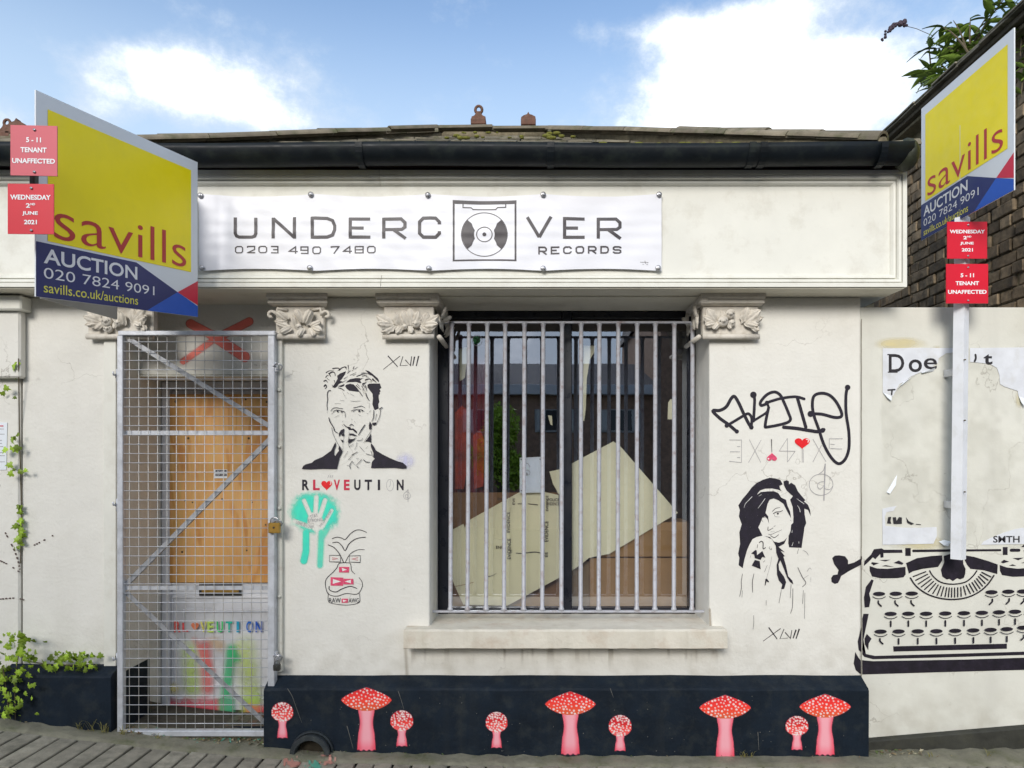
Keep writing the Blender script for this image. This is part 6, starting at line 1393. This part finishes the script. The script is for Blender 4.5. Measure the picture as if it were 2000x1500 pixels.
for cx_, nblades, hgt in ((155, 9, .04), (178, 7, .08), (205, 9, .05), (1450, 12, .03), (1465, 8, .03), (1820, 8, .03), (1930, 8, .03), (310, 8, .03), (240, 10, .04)):
    for k in range(nblades):
        Yw = -.125; x = X(cx_ + random.uniform(-6, 6), Yw); z = gz(x) + .012; a = random.uniform(0, 6.28); h = hgt * random.uniform(.6, 1.3); l_ = Vector((math.cos(a), math.sin(a), 0))
        c = Vector((x, Yw, z)); w_ = Vector((-l_.y, l_.x, 0)) * .002
        q.add([c - w_, c + w_, c + l_ * h * .4 + Vector((0, 0, h * .8)) + w_ * .7, c + l_ * h * .9 + Vector((0, 0, h)), c + l_ * h * .4 + Vector((0, 0, h * .8)) - w_ * .7], [(0, 1, 2, 3, 4)], mat('weed', (.22, .20, .06), .8, .4, 30))
q.obj('weeds', kind='stuff', label='small dry weeds sprouting at the foot of the wall')
# paint splashes on pavers
def splash(cx, cy, seed):
    return lambda x, y: (lambda m: (.10 if seed % 2 else .62, .45 if seed % 2 else .28, .32 if seed % 2 else .22, m))(sst(vnoise(x, y, 5, seed) - np.hypot((x - cx) / 22, (y - cy) / 14), -.12, .2) * .7)
for i, (cx, cy) in enumerate(((570, 1490), (612, 1494), (640, 1487))):
    def fg(px, py, d, i=i):
        # project the drawing on the paver plane
        k = (CAMZ - gz(X(px, -.2)) - .002) / ((py - PY0) / FX); return (X(px, k - 4), k - 4, gz(X(px, k - 4)) + .0035 if k - 4 < -.2 else gz(X(px, k - 4)) + .016)
    raster('paint_splash', pave, fg, cx - 17, cy - 9, cx + 17, cy + 8, 1.5, splash(cx, cy, i + 20), d=0)

# ------------------------------------------------------------------ far side of the street (seen mirrored in the window)
def far_house(x0, x1, y, eave, ridge, label, wins, mt=FARB, deep=7, gable=False):
    t = thing('terrace_house', label, 'house', ((x0 + x1) / 2, y, 0)); cx = (x0 + x1) / 2; h = (x1 - x0) / 2
    q = MB(); q.box(-h, -deep, -.3, h, 0, eave, mt); q.obj('wall', t)
    q = MB(); q.add([(-h - .1, .25, eave), (h + .1, .25, eave), (h + .1, -deep / 2, ridge), (-h - .1, -deep / 2, ridge), (-h - .1, -deep, eave), (h + .1, -deep, eave)], [(0, 1, 2, 3), (3, 2, 5, 4), (0, 3, 4), (1, 5, 2)], FARD); q.obj('roof', t)
    q = MB(); q.bbox(-h - .1, .0, eave - .22, h + .1, .28, eave + .02, FARW, .01); q.obj('eaves_fascia', t)
    for (a, b_, c, d) in wins:
        q = MB(); q.bbox(a - cx - .04, .0, c - .05, b_ - cx + .04, .05, d + .03, mat('far_frame', (.4, .4, .38), .7), .01); w_ = q.obj('window', t)
        q = MB(); q.box(a - cx, .051, c, b_ - cx, .056, d, FARG); q.obj('pane', w_)
        q = MB(); q.box(a - cx, .058, c, a - cx + (b_ - a) * .22, .062, d, CURT); q.box(b_ - cx - (b_ - a) * .22, .058, c, b_ - cx, .062, d, CURT); q.obj('curtain', w_)
    return t
far_house(-2.6, 3.0, -12.6, 3.55, 4.6, 'low brown brick house across the street mirrored in the middle of the window', [(-1.7, -.7, 2.45, 2.95), (.1, 1.1, 2.45, 2.95), (1.7, 2.7, 2.45, 2.95)])
far_house(3.1, 8.5, -12.2, 5.6, 7.2, 'taller dark house across the street mirrored at the right of the window', [(3.8, 4.8, 1.2, 2.5), (5.5, 6.5, 1.2, 2.5), (3.8, 4.8, 3.6, 4.8), (5.5, 6.5, 3.6, 4.8)])
far_house(-9.5, -2.8, -12.4, 5.2, 7.6, 'brick house across the street mirrored at the left of the window', [(-8.6, -7.4, 1.1, 2.5), (-5.6, -4.4, 1.1, 2.5), (-8.6, -7.4, 3.4, 4.5), (-5.6, -4.4, 3.4, 4.5)])
far_house(-24, -9.8, -12.5, 6.0, 8.4, 'long brick terrace further left across the street', [(-22, -20.5, 1.1, 2.5), (-17, -15.5, 1.1, 2.5), (-12.5, -11, 1.1, 2.5)])
far_house(8.8, 24, -12.5, 6.0, 8.2, 'long brick terrace further right across the street', [(10, 11.5, 1.1, 2.5), (15, 16.5, 1.1, 2.5), (20, 21.5, 1.1, 2.5)])
# leafy tree on the far pavement
tr = thing('street_tree', 'small leafy street tree across the road mirrored at the left of the window', 'tree', (-.72, -10.5, 0))
q = MB(); q.tube([(0, 0, -.1), (.03, 0, 1.0), (-.03, .02, 2.0), (0, 0, 3.0)], .06, STEM, 8, rs=[.10, .08, .06, .03])
for k in range(7):
    a = k * .9; q.tube([(0, 0, 1.2 + k * .2), (.3 * math.cos(a), .3 * math.sin(a), 1.6 + k * .2)], .03, STEM, 6, rs=[.035, .012])
q.obj('trunk', tr)
r_ = np.random.RandomState(4); n = 5000; d_ = r_.randn(n, 3); d_ /= np.linalg.norm(d_, axis=1)[:, None]; rad = (r_.rand(n) ** .4)[:, None]
cl = np.array([(0, 0, 2.2), (.2, 0, 1.5), (-.25, .1, 1.8), (.05, .2, 2.5), (.2, -.3, 1.5)])[r_.randint(0, 5, n)]; pos = cl + d_ * rad * np.array([.38, .38, .45]); a = r_.randn(n, 3) * .05; b2_ = r_.randn(n, 3) * .05
vv = np.stack([pos, pos + a, pos + b2_], 1).reshape(-1, 3); q = MB(); q.add(vv.tolist(), [(3 * i, 3 * i + 1, 3 * i + 2) for i in range(n)], IVYM); q.obj('crown', tr, fixn=False)
